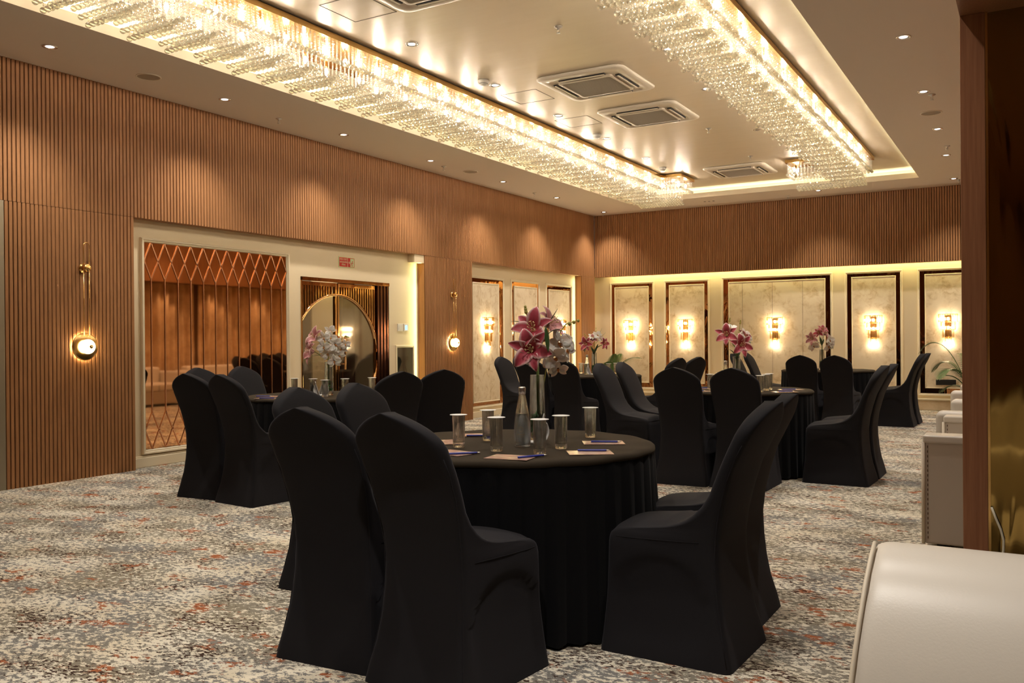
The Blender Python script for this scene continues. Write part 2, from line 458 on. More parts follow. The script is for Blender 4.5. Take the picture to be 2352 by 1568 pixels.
# curtains in the bay (seen in the mirrored wall)
def curtain(y0, y1, label):
    g = G(); n = int((y1 - y0) / .012); rows = []
    for zi in range(8):
        z = .02 + (ZH - .0) * zi / 7
        row = []
        for i in range(n + 1):
            y = y0 + (y1 - y0) * i / n
            a = .065 * sin(2 * pi * y / .21 + .8 * sin(y * 3.1)) + .025 * sin(2 * pi * y / .57 + 1) + .01 * sin(y * 40 + zi)
            row.append((.48 + a, y, z))
        rows.append(row)
    g.grid(rows)
    rows2 = [[(x + .012, y, z) for x, y, z in r] for r in rows]
    g.grid(rows2)
    return tag(g.build('curtain', M['curtain']), label, 'curtain', 'curtains along the right wall')
curtain(10.35, 13.1, 'gold brown crushed velvet curtain reflected in the left half of the bronze mirror')
curtain(13.15, 15.9, 'gold brown velvet curtain reflected in the right half of the bronze mirror')
curtain(5.2, 9.1, 'gold brown velvet curtain in the near window bay behind the pillar')

# pillar at the right
PX1 = .62
pil = G(); pil.box(XR, XR + .085, PY - .012, PY + .30, 0, ZH)
pil.box(XR + .085, PX1, PY + .03, PY + .30, 0, ZH)
struct(pil.build('pillar', M['dark_wood'], bevel=.002))
dm = G().box(XR + .094, PX1, PY + .002, PY + .03, 0, ZH).build('mirror_panel', M['dark_mirror'])
tag(dm, 'dark wavy gold-tinted mirror panel facing the camera on the right pillar', 'mirror')
et = G().box(XR + .0855, XR + .094, PY - .010, PY + .03, 0, ZH).build('edge_strip', M['brass'], parent=dm)
cab = G().tube([(XR + .096, PY - .012, .60), (XR + .110, PY - .014, .56), (XR + .126, PY - .016, .52), (XR + .136, PY - .018, .48), (XR + .135, PY - .018, .44), (XR + .122, PY - .018, .39), (XR + .11, PY - .018, .33), (XR + .12, PY - .018, .2), (XR + .15, PY - .02, .005)], .0045, 8)
tag(cab.build('power_cable', M['rubber']), 'thin white cable hanging down the face of the dark mirrored pillar', 'cable')

# ------------------------------------------------------------------ rectangular mouldings
def left_map(u, o, z): return (XN + o, u, z)         # u along the wall, o out of the wall
def back_map(u, o, z): return (u, YN - o, z)
def ring(g, mp, u0, u1, z0, z1, wd, out, base=0.0, prof=None):
    """picture-frame moulding, profile across the width"""
    prof = prof or [(0, 0), (0, .6), (.15, 1), (.45, .95), (.6, .6), (.8, .7), (1, .35), (1, 0)]
    rows = []
    for t, h in prof:
        i = t * wd; o = base + h * out
        rows.append([mp(u0 + i, o, z0 + i), mp(u1 - i, o, z0 + i), mp(u1 - i, o, z1 - i), mp(u0 + i, o, z1 - i)])
    g.grid(rows, closed=True, smooth=False)
    return g
def flat_ring(g, mp, u0, u1, z0, z1, wd, o):
    ring(g, mp, u0, u1, z0, z1, wd, 0, o, [(0, 0), (1, 0)]); return g
def plate(g, mp, u0, u1, z0, z1, o0, o1):
    a = mp(u0, o0, z0); b = mp(u1, o1, z1)
    return g.box(min(a[0], b[0]), max(a[0], b[0]), min(a[1], b[1]), max(a[1], b[1]), a[2], b[2])
def wall_panel(mp, outer, inner, label, seams=()):
    u0, u1, z0, z1 = outer; a0, a1, b0, b1 = inner
    c = mp((u0 + u1) / 2, 0, z0)
    t = thing('wall_panel', label, 'wall panel', c, 0, 'mirror-bordered wall panels')
    loc = lambda u, o, z: tuple(Vector(mp(u, o, z)) - Vector(c))
    ring(G(), loc, u0, u1, z0, z1, .04, .022).build('outer_moulding', M['mould'], t)
    g = G(); w1 = a0 - u0 - .04
    for (p0, p1, q0, q1) in ((u0 + .035, a0 + .01, z0 + .035, z1 - .035), (a1 - .01, u1 - .035, z0 + .035, z1 - .035), (a0, a1, b1 - .01, z1 - .035), (a0, a1, z0 + .035, b0 + .01)):
        plate(g, loc, p0, p1, q0, q1, 0, .006)
    g.build('mirror_border', M['bronze'], t)
    plate(G(), loc, a0 + .02, a1 - .02, b0 + .02, b1 - .02, 0, .016).build('wallpaper', M['wallpaper'], t)
    ring(G(), loc, a0, a1, b0, b1, .03, .024).build('inner_moulding', M['mould'], t)
    if seams:
        g = G()
        for s in seams: plate(g, loc, s - .002, s + .002, b0 + .03, b1 - .03, .016, .0168)
        g.build('panel_seam', M['seam'], t)
    return t
ZB0, ZB1 = .245, 2.365
BP = [(-7.335, -6.39, -7.235, -6.505), (-6.19, -5.275, -6.085, -5.378), (-5.05, -3.045, -4.915, -3.165), (-2.84, -1.905, -2.73, -2.01), (-1.68, -.75, -1.565, -.865)]
names = ['narrow framed wallpaper panel in the far corner of the back wall', 'second framed wallpaper panel from the far corner of the back wall', 'widest framed wallpaper panel, in the middle of the back wall', 'framed wallpaper panel just right of the widest one on the back wall', 'framed wallpaper panel beside the pillar, with the palm and wall vent']
for i, (o0, o1, i0, i1) in enumerate(BP):
    wall_panel(back_map, (o0, o1, ZB0, ZB1 + .015 * (i > 1)), (i0, i1, .37, 2.275 + .012 * (i > 1)), names[i], (-4.65, -4.10, -3.56) if i == 2 else ())
LP = [(11.62, 12.72, 11.73, 12.535), (12.94, 13.955, 13.04, 13.85), (14.20, 15.246, 14.30, 15.13)]
ln = ['framed wallpaper panel next to the brown pier with the round wall lamp', 'middle framed wallpaper panel of three on the left wall, behind the lilies', 'framed wallpaper panel on the left wall nearest the far corner']
for i, (o0, o1, i0, i1) in enumerate(LP):
    wall_panel(left_map, (o0, o1, .145, 2.275), (i0, i1, .235, 2.17), ln[i])
# low vent on the last panel
g = G(); g.box(-1.40, -1.10, YN - .030, YN - .016, .43, .52)
for k in range(4): g.box(-1.39, -1.11, YN - .036, YN - .03, .44 + k * .02, .448 + k * .02)
tag(g.build('wall_vent', M['black']), 'small black vent low on the wallpaper panel behind the palm', 'vent')

# ------------------------------------------------------------------ bronze mirror with diamond lattice
t = thing('mirror_panel', 'large bronze wall mirror with diamond-topped metal lattice reflecting curtains', 'mirror', (XN, 6.7, .127))
lc = lambda u, o, z: (o, u - 6.7, z - .127)
MY0, MY1, MZ0, MZ1 = 5.723, 7.677, .175, 2.258
plate(G(), lc, MY0, MY1, MZ0, MZ1, 0, .012).build('mirror_glass', M['bronze_flat'], t)
ring(G(), lc, 5.683, 7.72, .127, 2.30, .045, .035).build('frame_moulding', M['mould'], t)
p = (MY1 - MY0) / 12
def strip(g, a, b, wd=.011, o0=.012, o1=.019):
    a = Vector(a); b = Vector(b); d = (b - a).normalized(); n = Vector((-d.y, d.x)) * wd / 2
    q = [a + n, a - n, b - n, b + n]
    vs = [lc(x.x, o, x.y) for o in (o0, o1) for x in q]
    g.add(vs, [(3, 2, 1, 0), (4, 5, 6, 7), (0, 1, 5, 4), (1, 2, 6, 5), (2, 3, 7, 6), (3, 0, 4, 7)])
zz = [(MZ1, MZ1 - .187, MZ1 - .37), (MZ0, MZ0 + .187, MZ0 + .37)]
for k in range(12):
    g = G(); strip(g, (MY0 + (k + .5) * p, zz[1][2]), (MY0 + (k + .5) * p, zz[0][2])); g.build('lattice_bar', M['copper_strip'], t)
for e in zz:
    g = G()
    for k in range(12):
        a = MY0 + k * p
        strip(g, (a, e[1]), (a + p / 2, e[0])); strip(g, (a + p / 2, e[0]), (a + p, e[1]))
        strip(g, (a, e[1]), (a + p / 2, e[2])); strip(g, (a + p / 2, e[2]), (a + p, e[1]))
    g.build('diamond_lattice', M['copper_strip'], t)

# ------------------------------------------------------------------ glass double door with arch
t = thing('door_2', 'brass and glass double door with a large circle and vertical brass slats', 'door', (XN, 8.62, 0)); t['kind'] = 'structure'
ld = lambda u, o, z: (o, u - 8.62, z)
g = G(); plate(g, ld, DY0, DY1, DZ - .045, DZ, -.10, .012); plate(g, ld, DY0, DY0 + .02, 0, DZ, -.10, .012)
g.build('door_frame', M['door_brass'], t, bevel=.002)
DR = 9.40
g = G(); plate(g, ld, DR, DY1, 0, DZ - .045, -.10, -.005)
for k in range(3): plate(g, ld, DR + .05 + k * .07, DR + .075 + k * .07, 0, DZ - .045, -.005, .006)
g.build('door_side_panel', M['dark_bronze'], t)
MID = 8.615; CR, CZ, CY = .80, 1.04, 8.62
g = G()
for (a, b) in ((DY0 + .02, MID - .006), (MID + .006, DR)):
    plate(g, ld, a, b, DZ - .10, DZ - .05, -.07, -.03)
    plate(g, ld, a, b, .01, .09, -.07, -.03)
plate(g, ld, MID - .038, MID - .006, .01, DZ - .05, -.07, -.025); plate(g, ld, MID + .006, MID + .038, .01, DZ - .05, -.07, -.025)
plate(g, ld, DY0 + .02, DY0 + .045, .01, DZ - .05, -.07, -.03); plate(g, ld, DR - .03, DR, .01, DZ - .05, -.07, -.03)
g.build('door_rail', M['door_brass'], t, bevel=.002)
arc = []
rows = [[], [], [], []]
for k in range(97):
    a = 2 * pi * k / 96; y = CY + CR * cos(a); z = CZ + CR * sin(a)
    for j, (rr, o) in enumerate(((CR - .015, -.068), (CR + .015, -.068), (CR + .015, -.022), (CR - .015, -.022))):
        yy = CY + rr * cos(a); z2 = CZ + rr * sin(a)
        rows[j].append(ld(min(max(yy, DY0 + .02), DR), o, max(z2, .02)))
g = G(); g.grid([rows[0], rows[1], rows[2], rows[3], rows[0]]); g.build('door_circle', M['door_brass'], t)
u = DY0 + .075
while u < DR - .03:
    if abs(u - MID) > .05:
        d = abs(u - CY)
        if d < CR:
            h = sqrt(CR * CR - d * d)
            segs = [(CZ + h, DZ - .10), (.09, CZ - h)]
        else: segs = [(.09, DZ - .10)]
        g = G()
        for a, b in segs:
            if b - a > .02: plate(g, ld, u - .010, u + .010, a, b, -.066, -.034)
        if g.v: g.build('door_slat', M['door_brass'], t)
    u += .047
plate(G(), ld, DY0 + .02, DR, .02, DZ - .05, -.053, -.047).build('door_pane', M['pane'], t)
for y in (MID - .085, MID + .085):
    g = G(); g.tube([ld(y, .025, .88), ld(y, .025, 1.31)], .015, 12)
    for z in (.95, 1.23): g.tube([ld(y, .025, z), ld(y, -.04, z)], .008, 8)
    g.build('door_handle', M['door_brass'], t)
# lobby behind the door
g = G(); g.box(-10.1, -10.0, 6.4, 13.2, 0, 2.9); g.box(-10.1, XN - .1, 13.1, 13.2, 0, 2.9); g.box(-10.1, XN - .1, 6.3, 6.4, 0, 2.9); g.box(-10.1, XN - .1, 6.3, 13.2, 2.9, 3.0)
struct(g.build('wall_lobby', M['lobby']))
struct(G().box(-10.0, -9.97, 10.55, 11.15, 0, 2.6).build('wall_lobby_panel', M['cream']))
struct(G().box(-10.0, -9.96, 12.25, 12.75, 0, 2.6).build('wall_lobby_panel', M['mould']))
struct(G().box(-10.0, -9.9, 11.2, 11.5, 0, 2.6).build('wall_lobby_column', M['dark_bronze']))
area('lobby_ceiling_light', (-8.9, 9.9, 2.85), (0, 0, 0), .5, 3.0, 26, (1, .86, .68))

# ------------------------------------------------------------------ fire exit sign
t = thing('exit_sign', 'red fire exit sign with arrow and running figure above the glass door', 'sign', (XN, 8.612, 2.20))
ls = lambda u, o, z: (o, u, z)
plate(G(), ls, 0, .312, 0, .136, 0, .006).build('sign_backing', M['sign_green'], t)
plate(G(), ls, .010, .302, .008, .128, .006, .0075).build('sign_face', M['red'], t)
plate(G(), ls, .222, .292, .014, .120, .0075, .0085).build('figure_field', M['sign_green'], t)
plate(G(), ls, .166, .172, .008, .128, .0075, .0082).build('divider', M['sign_cream'], t)
def text_mesh(name, body, size, parent, loc, rot, m, align='CENTER', ext=.0006):
    cu = bpy.data.curves.new(name, 'FONT'); cu.body = body; cu.size = size; cu.align_x = align; cu.extrude = ext; cu.align_y = 'CENTER'
    o = bpy.data.objects.new(name, cu); COL.objects.link(o); o.parent = parent; o.location = loc; o.rotation_euler = rot
    cu.materials.append(m); cu.resolution_u = 3
    bpy.context.view_layer.update()
    me = bpy.data.meshes.new_from_object(o.evaluated_get(bpy.context.evaluated_depsgraph_get()))
    me.name = name
    o2 = bpy.data.objects.new(name, me); COL.objects.link(o2); o2.parent = parent; o2.location = loc; o2.rotation_euler = rot
    bpy.data.objects.remove(o); o2.name = name
    return o2
RX = (pi / 2, 0, pi / 2)
text_mesh('lettering', 'FIRE EXIT', .034, t, ls(.088, .009, .103), RX, M['sign_cream'])
text_mesh('lettering', 'आपातकालीन', .030, t, ls(.088, .009, .066), RX, M['sign_cream'])
text_mesh('lettering', 'निकास', .030, t, ls(.088, .009, .033), RX, M['sign_cream'])
g = G(); g.tube([ls(.178, .0085, .066), ls(.206, .0085, .066)], .003, 6); g.tube([ls(.196, .0085, .083), ls(.213, .0085, .066), ls(.196, .0085, .049)], .003, 6)
g.build('arrow', M['sign_cream'], t)
g = G(); g.lathe([(.0005, -.001), (.0075, -.001), (.0075, .001), (.0005, .001)], 12, ls(.262, .009, .083), axis='X')
for pts in ([(.256, .072), (.250, .048)], [(.250, .048), (.262, .034), (.254, .020)], [(.250, .048), (.240, .036), (.228, .034)], [(.256, .070), (.268, .060), (.276, .066)], [(.256, .070), (.244, .064), (.238, .054)]):
    g.tube([ls(a, .009, b) for a, b in pts], .0035, 6)
g.build('running_figure', M['red'], t)

# switches and electrical box
t = thing('light_switch', 'white light switch plate on the cream wall right of the glass door', 'switch', (XN, 9.88, 1.43))
plate(G(), ls, -.06, .06, -.052, .052, 0, .010).build('plate', M['white'], t, bevel=.003)
for k in (-1, 0, 1): plate(G(), ls, k * .034 - .014, k * .034 + .014, -.03, .03, .010, .014).build('rocker', M['white'], t)
t = thing('thermostat', 'white thermostat with a blue lit screen beside the light switch', 'thermostat', (XN, 10.01, 1.43))
plate(G(), ls, -.054, .054, -.052, .052, 0, .014).build('body', M['white'], t, bevel=.003)
plate(G(), ls, -.030, .022, -.034, .032, .014, .015).build('screen', M['lcd'], t)
t = thing('electrical_box', 'recessed box with a smoked glass cover and dangling wires low on the cream wall', 'electrical box', (XN, 9.98, .60))
ring(G(), ls, -.21, .21, 0, .58, .035, .02).build('frame', M['mould'], t)
plate(G(), ls, -.175, .175, .035, .545, .001, .004).build('back_plate', mat('box_grey_back', (.10, .11, .10), .6), t)
plate(G(), ls, -.10, .08, .34, .42, .004, .012).build('meter', M['black'], t)
g = G()
for q in range(3):
    g.tube([ls(-.02 + q * .02, .008, .34), ls(-.10 + q * .05, .009, .26), ls(-.06 + q * .06, .008, .17), ls(.02, .008, .20 + q * .03), ls(0, .008, .30)], .004, 6)
g.build('wire', M['black'], t)
plate(G(), ls, -.175, .175, .035, .545, .014, .017).build('cover_glass', M['boxglass'], t)

# ------------------------------------------------------------------ brass globe wall lamps on the piers
def globe_lamp(y, z, label):
    t = thing('wall_lamp', label, 'wall lamp', (XL, y, z), 0, 'brass globe wall lamps')
    g = G(); g.lathe([(.001, .012), (.124, .012), (.128, .018), (.128, .028), (.118, .034), (.03, .034), (.001, .034)], 48, axis='X', cap=False)
    g.lathe([(.02, 0), (.02, .014)], 16, axis='X'); g.build('disc', M['brass'], t)
    g = G(); g.lathe([(.001, .030)] + [(.067 * sin(a), .068 - .050 * cos(a)) for a in [pi * k / 16 for k in range(4, 15)]] + [(.016, .118)], 32, axis='X', cap=False)
    g.build('globe', M['globe'], t)
    g = G(); g.lathe([(.018, .110), (.019, .120), (.014, .125), (.001, .126)], 24, axis='X', cap=False); g.build('finial', M['brass'], t)
    for s in (-1, 1):
        G().tube([(.055, s * .028, .105), (.055, s * .028, .70)], .0042, 8).build('rod', M['brass'], t)
    g = G(); g.tube([(.055, -.028, .70)] + [(.055, -.028 * cos(a), .93 + .028 * sin(a)) for a in [pi * k / 10 for k in range(11)]] + [(.055, .028, .70)], .0042, 8)
    g.build('loop', M['brass'], t)
    g = G(); g.lathe([(.001, 0), (.044, .0), (.044, .014), (.030, .018), (.030, .030), (.034, .032), (.036, .075), (.030, .082), (.001, .083)], 32, (0, 0, .725), axis='X', cap=False)
    g.build('knob', M['brass'], t)
    l = bpy.data.lights.new('globe_glow', 'POINT'); l.energy = 2.2; l.color = (1, .72, .36); l.shadow_soft_size = .03
    for dy, dz in ((-.14, 0), (.14, 0), (0, -.14), (0, .13)):
        pass
    l2 = bpy.data.lights.new('globe_glow', 'AREA'); l2.shape = 'DISK'; l2.size = .22; l2.energy = 6.0; l2.color = (1, .74, .38)
    o = bpy.data.objects.new('globe_glow', l2); COL.objects.link(o); o.location = (XL + .010, y, z); o.rotation_euler = (0, radians(90), 0)
    return t
globe_lamp(4.985, 1.215, 'round glowing brass wall lamp with a tall loop, nearest the camera on the left wall')
globe_lamp(10.985, 1.205, 'round glowing brass wall lamp on the pier between door niche and wallpaper panels')

# ------------------------------------------------------------------ crystal wall sconces
def sconce(name_loc, rz, label):
    t = thing('crystal_sconce', label, 'wall sconce', name_loc, rz, 'tiered crystal wall sconces')
    # local frame: +y out of the wall (towards the room), z=0 lowest tip
    tiers = [(.145, .10, .385, .525, 11), (.110, .085, .255, .40, 9), (.085, .07, .125, .275, 7), (.05, .05, .03, .14, 5)]
    g = G(); g.box(-.05, .05, 0, .012, .12, .5)
    for rx, ry, z0, z1, n in tiers:
        pts = [(rx * cos(a), ry * sin(a) + .012, z1) for a in [pi * k / 16 for k in range(17)]]
        g.tube(pts, .0045, 6)
        pts = [(rx * cos(a), ry * sin(a) + .012, z1 - .012) for a in [pi * k / 16 for k in range(17)]]
        g.tube(pts, .003, 6)
    g.build('frame', M['brass'], t)
    for rx, ry, z0, z1, n in tiers:
        for k in range(n):
            a = pi * (k + .5) / n; x, y = rx * cos(a), ry * sin(a) + .012
            g = G(); g.lathe([(.001, z0), (.010, z0 + .012), (.010, z1 - .012), (.004, z1)], 6, (x, y, 0), smooth=False)
            g.build('crystal_rod', M['rod'], t)
    for z, hw, y in ((.445, .105, .045), (.300, .065, .045), (.165, .0, .04), (.040, .035, .04)):
        for k in ((-1, 0, 1) if hw > .05 else (-.5, .5) if hw > 0 else ()):
            g = G(); g.lathe([(.001, -.022), (.011, -.014), (.014, 0), (.011, .014), (.004, .022)], 10, (k * hw, y, z)); g.build('bulb', M['sconce_bulb'], t)
    return note(t)
SL = ['crystal sconce in the back wall panel nearest the far corner', 'crystal sconce second from the far corner on the back wall', 'crystal sconce at the centre of the widest back wall panel', 'crystal sconce on the back wall panel right of the widest one', 'crystal sconce above the palm, beside the right pillar']
s0 = sconce((-6.88, YN - .016, 1.085), pi, SL[0])
for x, l in zip((-5.75, -4.05, -2.37, -1.21), SL[1:]): dup(s0, (x, YN - .016, 1.085), pi, l)
dup(s0, (XN + .016, 12.14, 1.085), -pi / 2, 'crystal sconce on the left wall panel next to the brown pier')
dup(s0, (XN + .016, 13.45, 1.085), -pi / 2, 'crystal sconce on the middle left wall panel, hidden behind the lilies')
dup(s0, (XN + .016, 14.72, 1.085), -pi / 2, 'crystal sconce on the left wall panel nearest the far corner')

# ------------------------------------------------------------------ chandeliers
def octa(r, h):
    return [(r, 0, 0), (0, r, 0), (-r, 0, 0), (0, -r, 0), (0, 0, h), (0, 0, -h)], [(0, 1, 4), (1, 2, 4), (2, 3, 4), (3, 0, 4), (1, 0, 5), (2, 1, 5), (3, 2, 5), (0, 3, 5)]
def ico(sub):
    import bmesh
    bm = bmesh.new(); bmesh.ops.create_icosphere(bm, subdivisions=sub, radius=1)
    vs = [tuple(v.co) for v in bm.verts]; fs = [tuple(v.index for v in f.verts) for f in bm.faces]; bm.free(); return vs, fs
I2V, I2F = ico(2)
BR = .0222
ball_mesh = bpy.data.meshes.new('crystal_ball'); ball_mesh.from_pydata([(x * BR, y * BR, z * BR) for x, y, z in I2V], [], I2F)
ball_mesh.polygons.foreach_set('use_smooth', [True] * len(I2F)); ball_mesh.materials.append(M['ball'])
def strand_geo(z0, z1):
    g = G(); n = max(1, int((z1 - z0) / .0185)); ov, of = octa(.0068, .0088)
    for i in range(n):
        zc = z1 - (i + .5) * (z1 - z0) / n
        a = i * .7
        g.add([(x * cos(a) - y * sin(a), x * sin(a) + y * cos(a), z + zc) for x, y, z in ov], of)
    return g
_str_cache = {}
def chandelier(px0, px1, lx0, lx1, y0, yfoot0, yend, foot, lfoot, label, camx_side):
    """px: canopy edges, lx: lower block edges, foot: far-end return (x0, x1)"""
    t = thing('chandelier', label, 'chandelier', ((px0 + px1) / 2, (y0 + yend) / 2, ZT))
    C0 = Vector(t.location)
    fx0, fx1 = foot
    # canopy: gold edged plate, L-shaped
    if fx1 > px1: poly = [(px0, y0), (px1, y0), (px1, yfoot0), (fx1, yfoot0), (fx1, yend), (px0, yend)]
    else: poly = [(px0, y0), (px1, y0), (px1, yend), (fx0, yend), (fx0, yfoot0), (px0, yfoot0)]
    sh = lambda q: [(x - C0.x, y - C0.y) for x, y in q]
    G().prism(sh(poly), -.058, -.012).build('canopy', M['brass'], t)
    g = G(); g.prism(sh([(px0 + .04, y0 + .04), (px1 - .04, y0 + .04), (px1 - .04, yend - .04), (px0 + .04, yend - .04)]), -.014, 0).build('mounting_plate', M['dark_bronze'], t)
    balls = []; strands = []
    ZTOP = -.060
    zoff = (.08, .04, 0.0, .055, .085, .105)
    ZLOW = 3.415 - ZT
    dy = .053; ny = int((yend - .22 - y0 - .1) / dy)
    yy = y0 + .1
    rows = []
    i = 0
    while yy < yend - .28:
        a, b = (lx0, lx1)
        if yy > yfoot0 + .05: a, b = min(lx0, lfoot[0]), max(lx1, lfoot[1])
        n = int(round((b - a) / .0455)) + 1
        zz_ = ZLOW + zoff[i % 6]
        if yy > yend - .28 - 7 * dy: zz_ = ZLOW + .012 * (round((yend - .28 - yy) / dy))
        for k in range(n):
            x = a + (b - a) * k / (n - 1)
            balls.append((x - C0.x, yy - C0.y, zz_)); strands.append((x - C0.x, yy - C0.y, zz_ + BR))
        yy += dy; i += 1
    # upper outer fringe: two columns each long side and the far end
    ZUP = 3.63 - ZT
    def fringe(x0, ya, x1, yb, j=0):
        d = sqrt((x1 - x0) ** 2 + (yb - ya) ** 2); n = int(d / .047)
        for k in range(n + 1):
            x = x0 + (x1 - x0) * k / n; y = ya + (yb - ya) * k / n
            balls.append((x - C0.x, y - C0.y, ZUP + j * .03)); strands.append((x - C0.x, y - C0.y, ZUP + j * .03 + BR))
    e = .03
    fringe(px0 + e, y0 + e, px0 + e, (yfoot0 if fx0 < px0 else yend) - e)
    fringe(px1 - e, y0 + e, px1 - e, (yfoot0 if fx1 > px1 else yend) - e)
    inn = px1 - e - .05 if fx1 > px1 else px0 + e + .05
    fringe(inn, y0 + e, inn, yfoot0, 1)
    oth = px0 + e + .05 if fx1 > px1 else px1 - e - .05
    fringe(oth, y0 + e, oth, yend - .1, 1)
    fringe(fx0 + e, yend - e, fx1 - e, yend - e)
    if fx1 > px1: fringe(px1, yfoot0 + e, fx1 - e, yfoot0 + e); fringe(fx1 - e, yfoot0 + e, fx1 - e, yend - e)
    else: fringe(fx0 + e, yfoot0 + e, px0, yfoot0 + e); fringe(fx0 + e, yfoot0 + e, fx0 + e, yend - e)
    # nearest ones in the picture become parts of their own
    def inview(q):
        d = Vector(q) + C0 - Vector((0, 0, 1.25)); z = d.dot(fw)
        if z < .5: return False
        return abs(d.dot(r2) / z * F_PX) < 1150 and -40 < d.dot(u2) / z * F_PX < 775
    def camd(q): return (Vector(q) + C0 - Vector((0, 0, 1.25))).length
    order = sorted(range(len(balls)), key=lambda k: (0 if inview(balls[k]) else 1, camd(balls[k])))
    top = set(order[:100])
    g = G()
    for k in range(len(balls)):
        x, y, z = balls[k]
        if k in top:
            o = bpy.data.objects.new('crystal_ball', ball_mesh); COL.objects.link(o); o.parent = t; o.location = (x, y, z)
        else: g.add([(a * BR + x, b * BR + y, c * BR + z) for a, b, c in I2V], I2F, True)
    o = g.build('crystal_balls', M['ball'], t); o['kind'] = 'stuff'
    g = G()
    for k in range(len(strands)):
        x, y, z = strands[k]
        key = round(z, 3)
        if k in top:
            if key not in _str_cache:
                so = strand_geo(0, ZTOP - z).build('bead_strand', M['bead'], t, loc=(x, y, z)); _str_cache[key] = so.data
            else:
                so = bpy.data.objects.new('bead_strand', _str_cache[key]); COL.objects.link(so); so.parent = t; so.location = (x, y, z)
        else:
            if key not in _geo: _geo[key] = strand_geo(0, ZTOP - z)
            s = _geo[key]; g.add([(a + x, b + y, c + z) for a, b, c in s.v], s.f)
    o = g.build('bead_strands', M['bead'], t); o['kind'] = 'stuff'
    # candle bulbs on short sockets
    bm_ = G(); bm_.lathe([(.002, -.055), (.012, -.040), (.0165, -.018), (.013, 0)], 8)
    bo = None
    yb = y0 + .2; k = 0
    spots = []
    while yb < yend - .1:
        spots.append((px1 - .085 if k % 2 == 0 else px1 - .17, yb)); spots.append((px0 + .085 if k % 2 else px0 + .17, yb + .12)); yb += .36; k += 1
    spots += [((fx0 + .1) if fx0 < px0 else (fx1 - .1), yend - .15), ((fx0 + .1) if fx0 < px0 else (fx1 - .1), yfoot0 + .15)]
    spots = spots[:96]
    sg = G(); sg.lathe([(.009, 0), (.009, .055)], 8)
    for (x, y) in spots:
        if bo is None:
            b = bm_.build('bulb', M['bulb'], t); bo = b.data; s = sg.build('socket', M['brass'], b); sdat = s.data
        else:
            b = bpy.data.objects.new('bulb', bo); COL.objects.link(b); b.parent = t
            s = bpy.data.objects.new('socket', sdat); COL.objects.link(s); s.parent = b
        b.location = (x - C0.x, y - C0.y, -.060 - .056)
    return t
_geo = {}
chandelier(-5.66, -5.07, -5.53, -5.10, 2.55, 13.33, 13.96, (-5.66, -4.76), (-5.69 + .12, -4.86), 'long crystal bead chandelier along the left side of the ceiling tray', 0)
chandelier(-2.56, -1.96, -2.42, -2.03, 4.1, 13.18, 13.66, (-3.12, -1.96), (-2.96, -2.14), 'long crystal bead chandelier along the right side of the ceiling tray', 1)

# ------------------------------------------------------------------ ceiling fittings
def downlight(x, y, z, label, lit=True, beam=True, e=None):
    t = thing('downlight', label, 'downlight', (x, y, z), 0, 'recessed ceiling downlights')
    g = G(); g.lathe([(.058, 0), (.060, -.004), (.050, -.006), (.042, .004)], 28, cap=False); g.build('trim_ring', M['chrome'], t)
    g = G(); g.lathe([(.001, -.004), (.031, -.003)], 24, cap=False); g.build('lens', M['down'] if lit else M['down_off'], t)
    if beam: spot((x, y, z - .02), e or DOWN_E)
    return t
oth = ['nearest the camera', 'second from the camera', 'third from the camera', 'fourth from the camera', 'fifth from the camera', 'sixth from the camera', 'seventh from the camera, by the far corner']
for i, (x, y) in enumerate([(-6.98, 4.334), (-7.02, 6.20), (-7.04, 8.01), (-7.07, 9.81), (-7.07, 11.72), (-7.10, 13.56), (-7.14, 15.6)]):
    downlight(x, y, ZC, 'round downlight in the left ceiling border, ' + oth[i])
for i, (x, y) in enumerate([(-.90, 7.86), (-.93, 9.72), (-.96, 11.564), (-1.0, 13.3), (-1.05, 15.35)]):
    downlight(x, y, ZC, 'round downlight in the right ceiling border, ' + oth[i].replace(', by the far corner', ''))
downlight(-3.08, 15.32, ZC, 'bright downlight in the back ceiling border under the right chandelier end')
for i, y in enumerate((1.0, 3.0, 5.4)): spot((-.95, y, ZC - .02), DOWN_E * (2.6 if i == 0 else 1))
for i, (x, y) in enumerate([(-4.70, 6.25), (-4.74, 7.71), (-4.76, 9.15), (-4.78, 10.54), (-4.81, 11.28), (-4.81, 11.98)]):
    downlight(x, y, ZT, 'small downlight in the tray ceiling right of the left chandelier, ' + oth[i], lit=i != 4, beam=i in (0, 2, 5))
for i, (x, y) in enumerate([(-2.82, 7.58), (-2.93, 9.0), (-2.96, 11.11)]):
    downlight(x, y, ZT, 'small downlight in the tray ceiling left of the right chandelier, ' + oth[i], lit=i != 2, beam=i != 2)
for y in (2.2, 4.6): spot((-3.0, y, ZT - .02)); spot((-4.7, y, ZT - .02))

def sprinkler(x, y, z, label):
    t = thing('sprinkler', label, 'sprinkler', (x, y, z), 0, 'ceiling sprinklers')
    g = G(); g.lathe([(.001, 0), (.036, 0), (.034, -.006), (.012, -.012), (.010, -.028), (.001, -.028)], 20, cap=False)
    g.build('escutcheon', M['steel'], t)
    g = G(); g.tube([(.010, 0, -.025), (.013, 0, -.040), (.004, 0, -.052)], .002, 5); g.tube([(-.010, 0, -.025), (-.013, 0, -.040), (-.004, 0, -.052)], .002, 5)
    g.lathe([(.001, -.052), (.018, -.053), (.018, -.055), (.001, -.056)], 12, cap=False); g.build('deflector', M['steel'], t)
for i, (x, y) in enumerate([(-7.13, 7.05), (-7.15, 10.23), (-7.18, 12.92), (-7.22, 15.75)]): sprinkler(x, y, ZC, 'metal sprinkler head in the left ceiling border, ' + oth[i].replace(', by the far corner', ''))
for i, (x, y) in enumerate([(-.87, 9.89), (-.94, 12.67), (-.99, 15.49)]): sprinkler(x, y, ZC, 'metal sprinkler head in the right ceiling border, ' + oth[i])
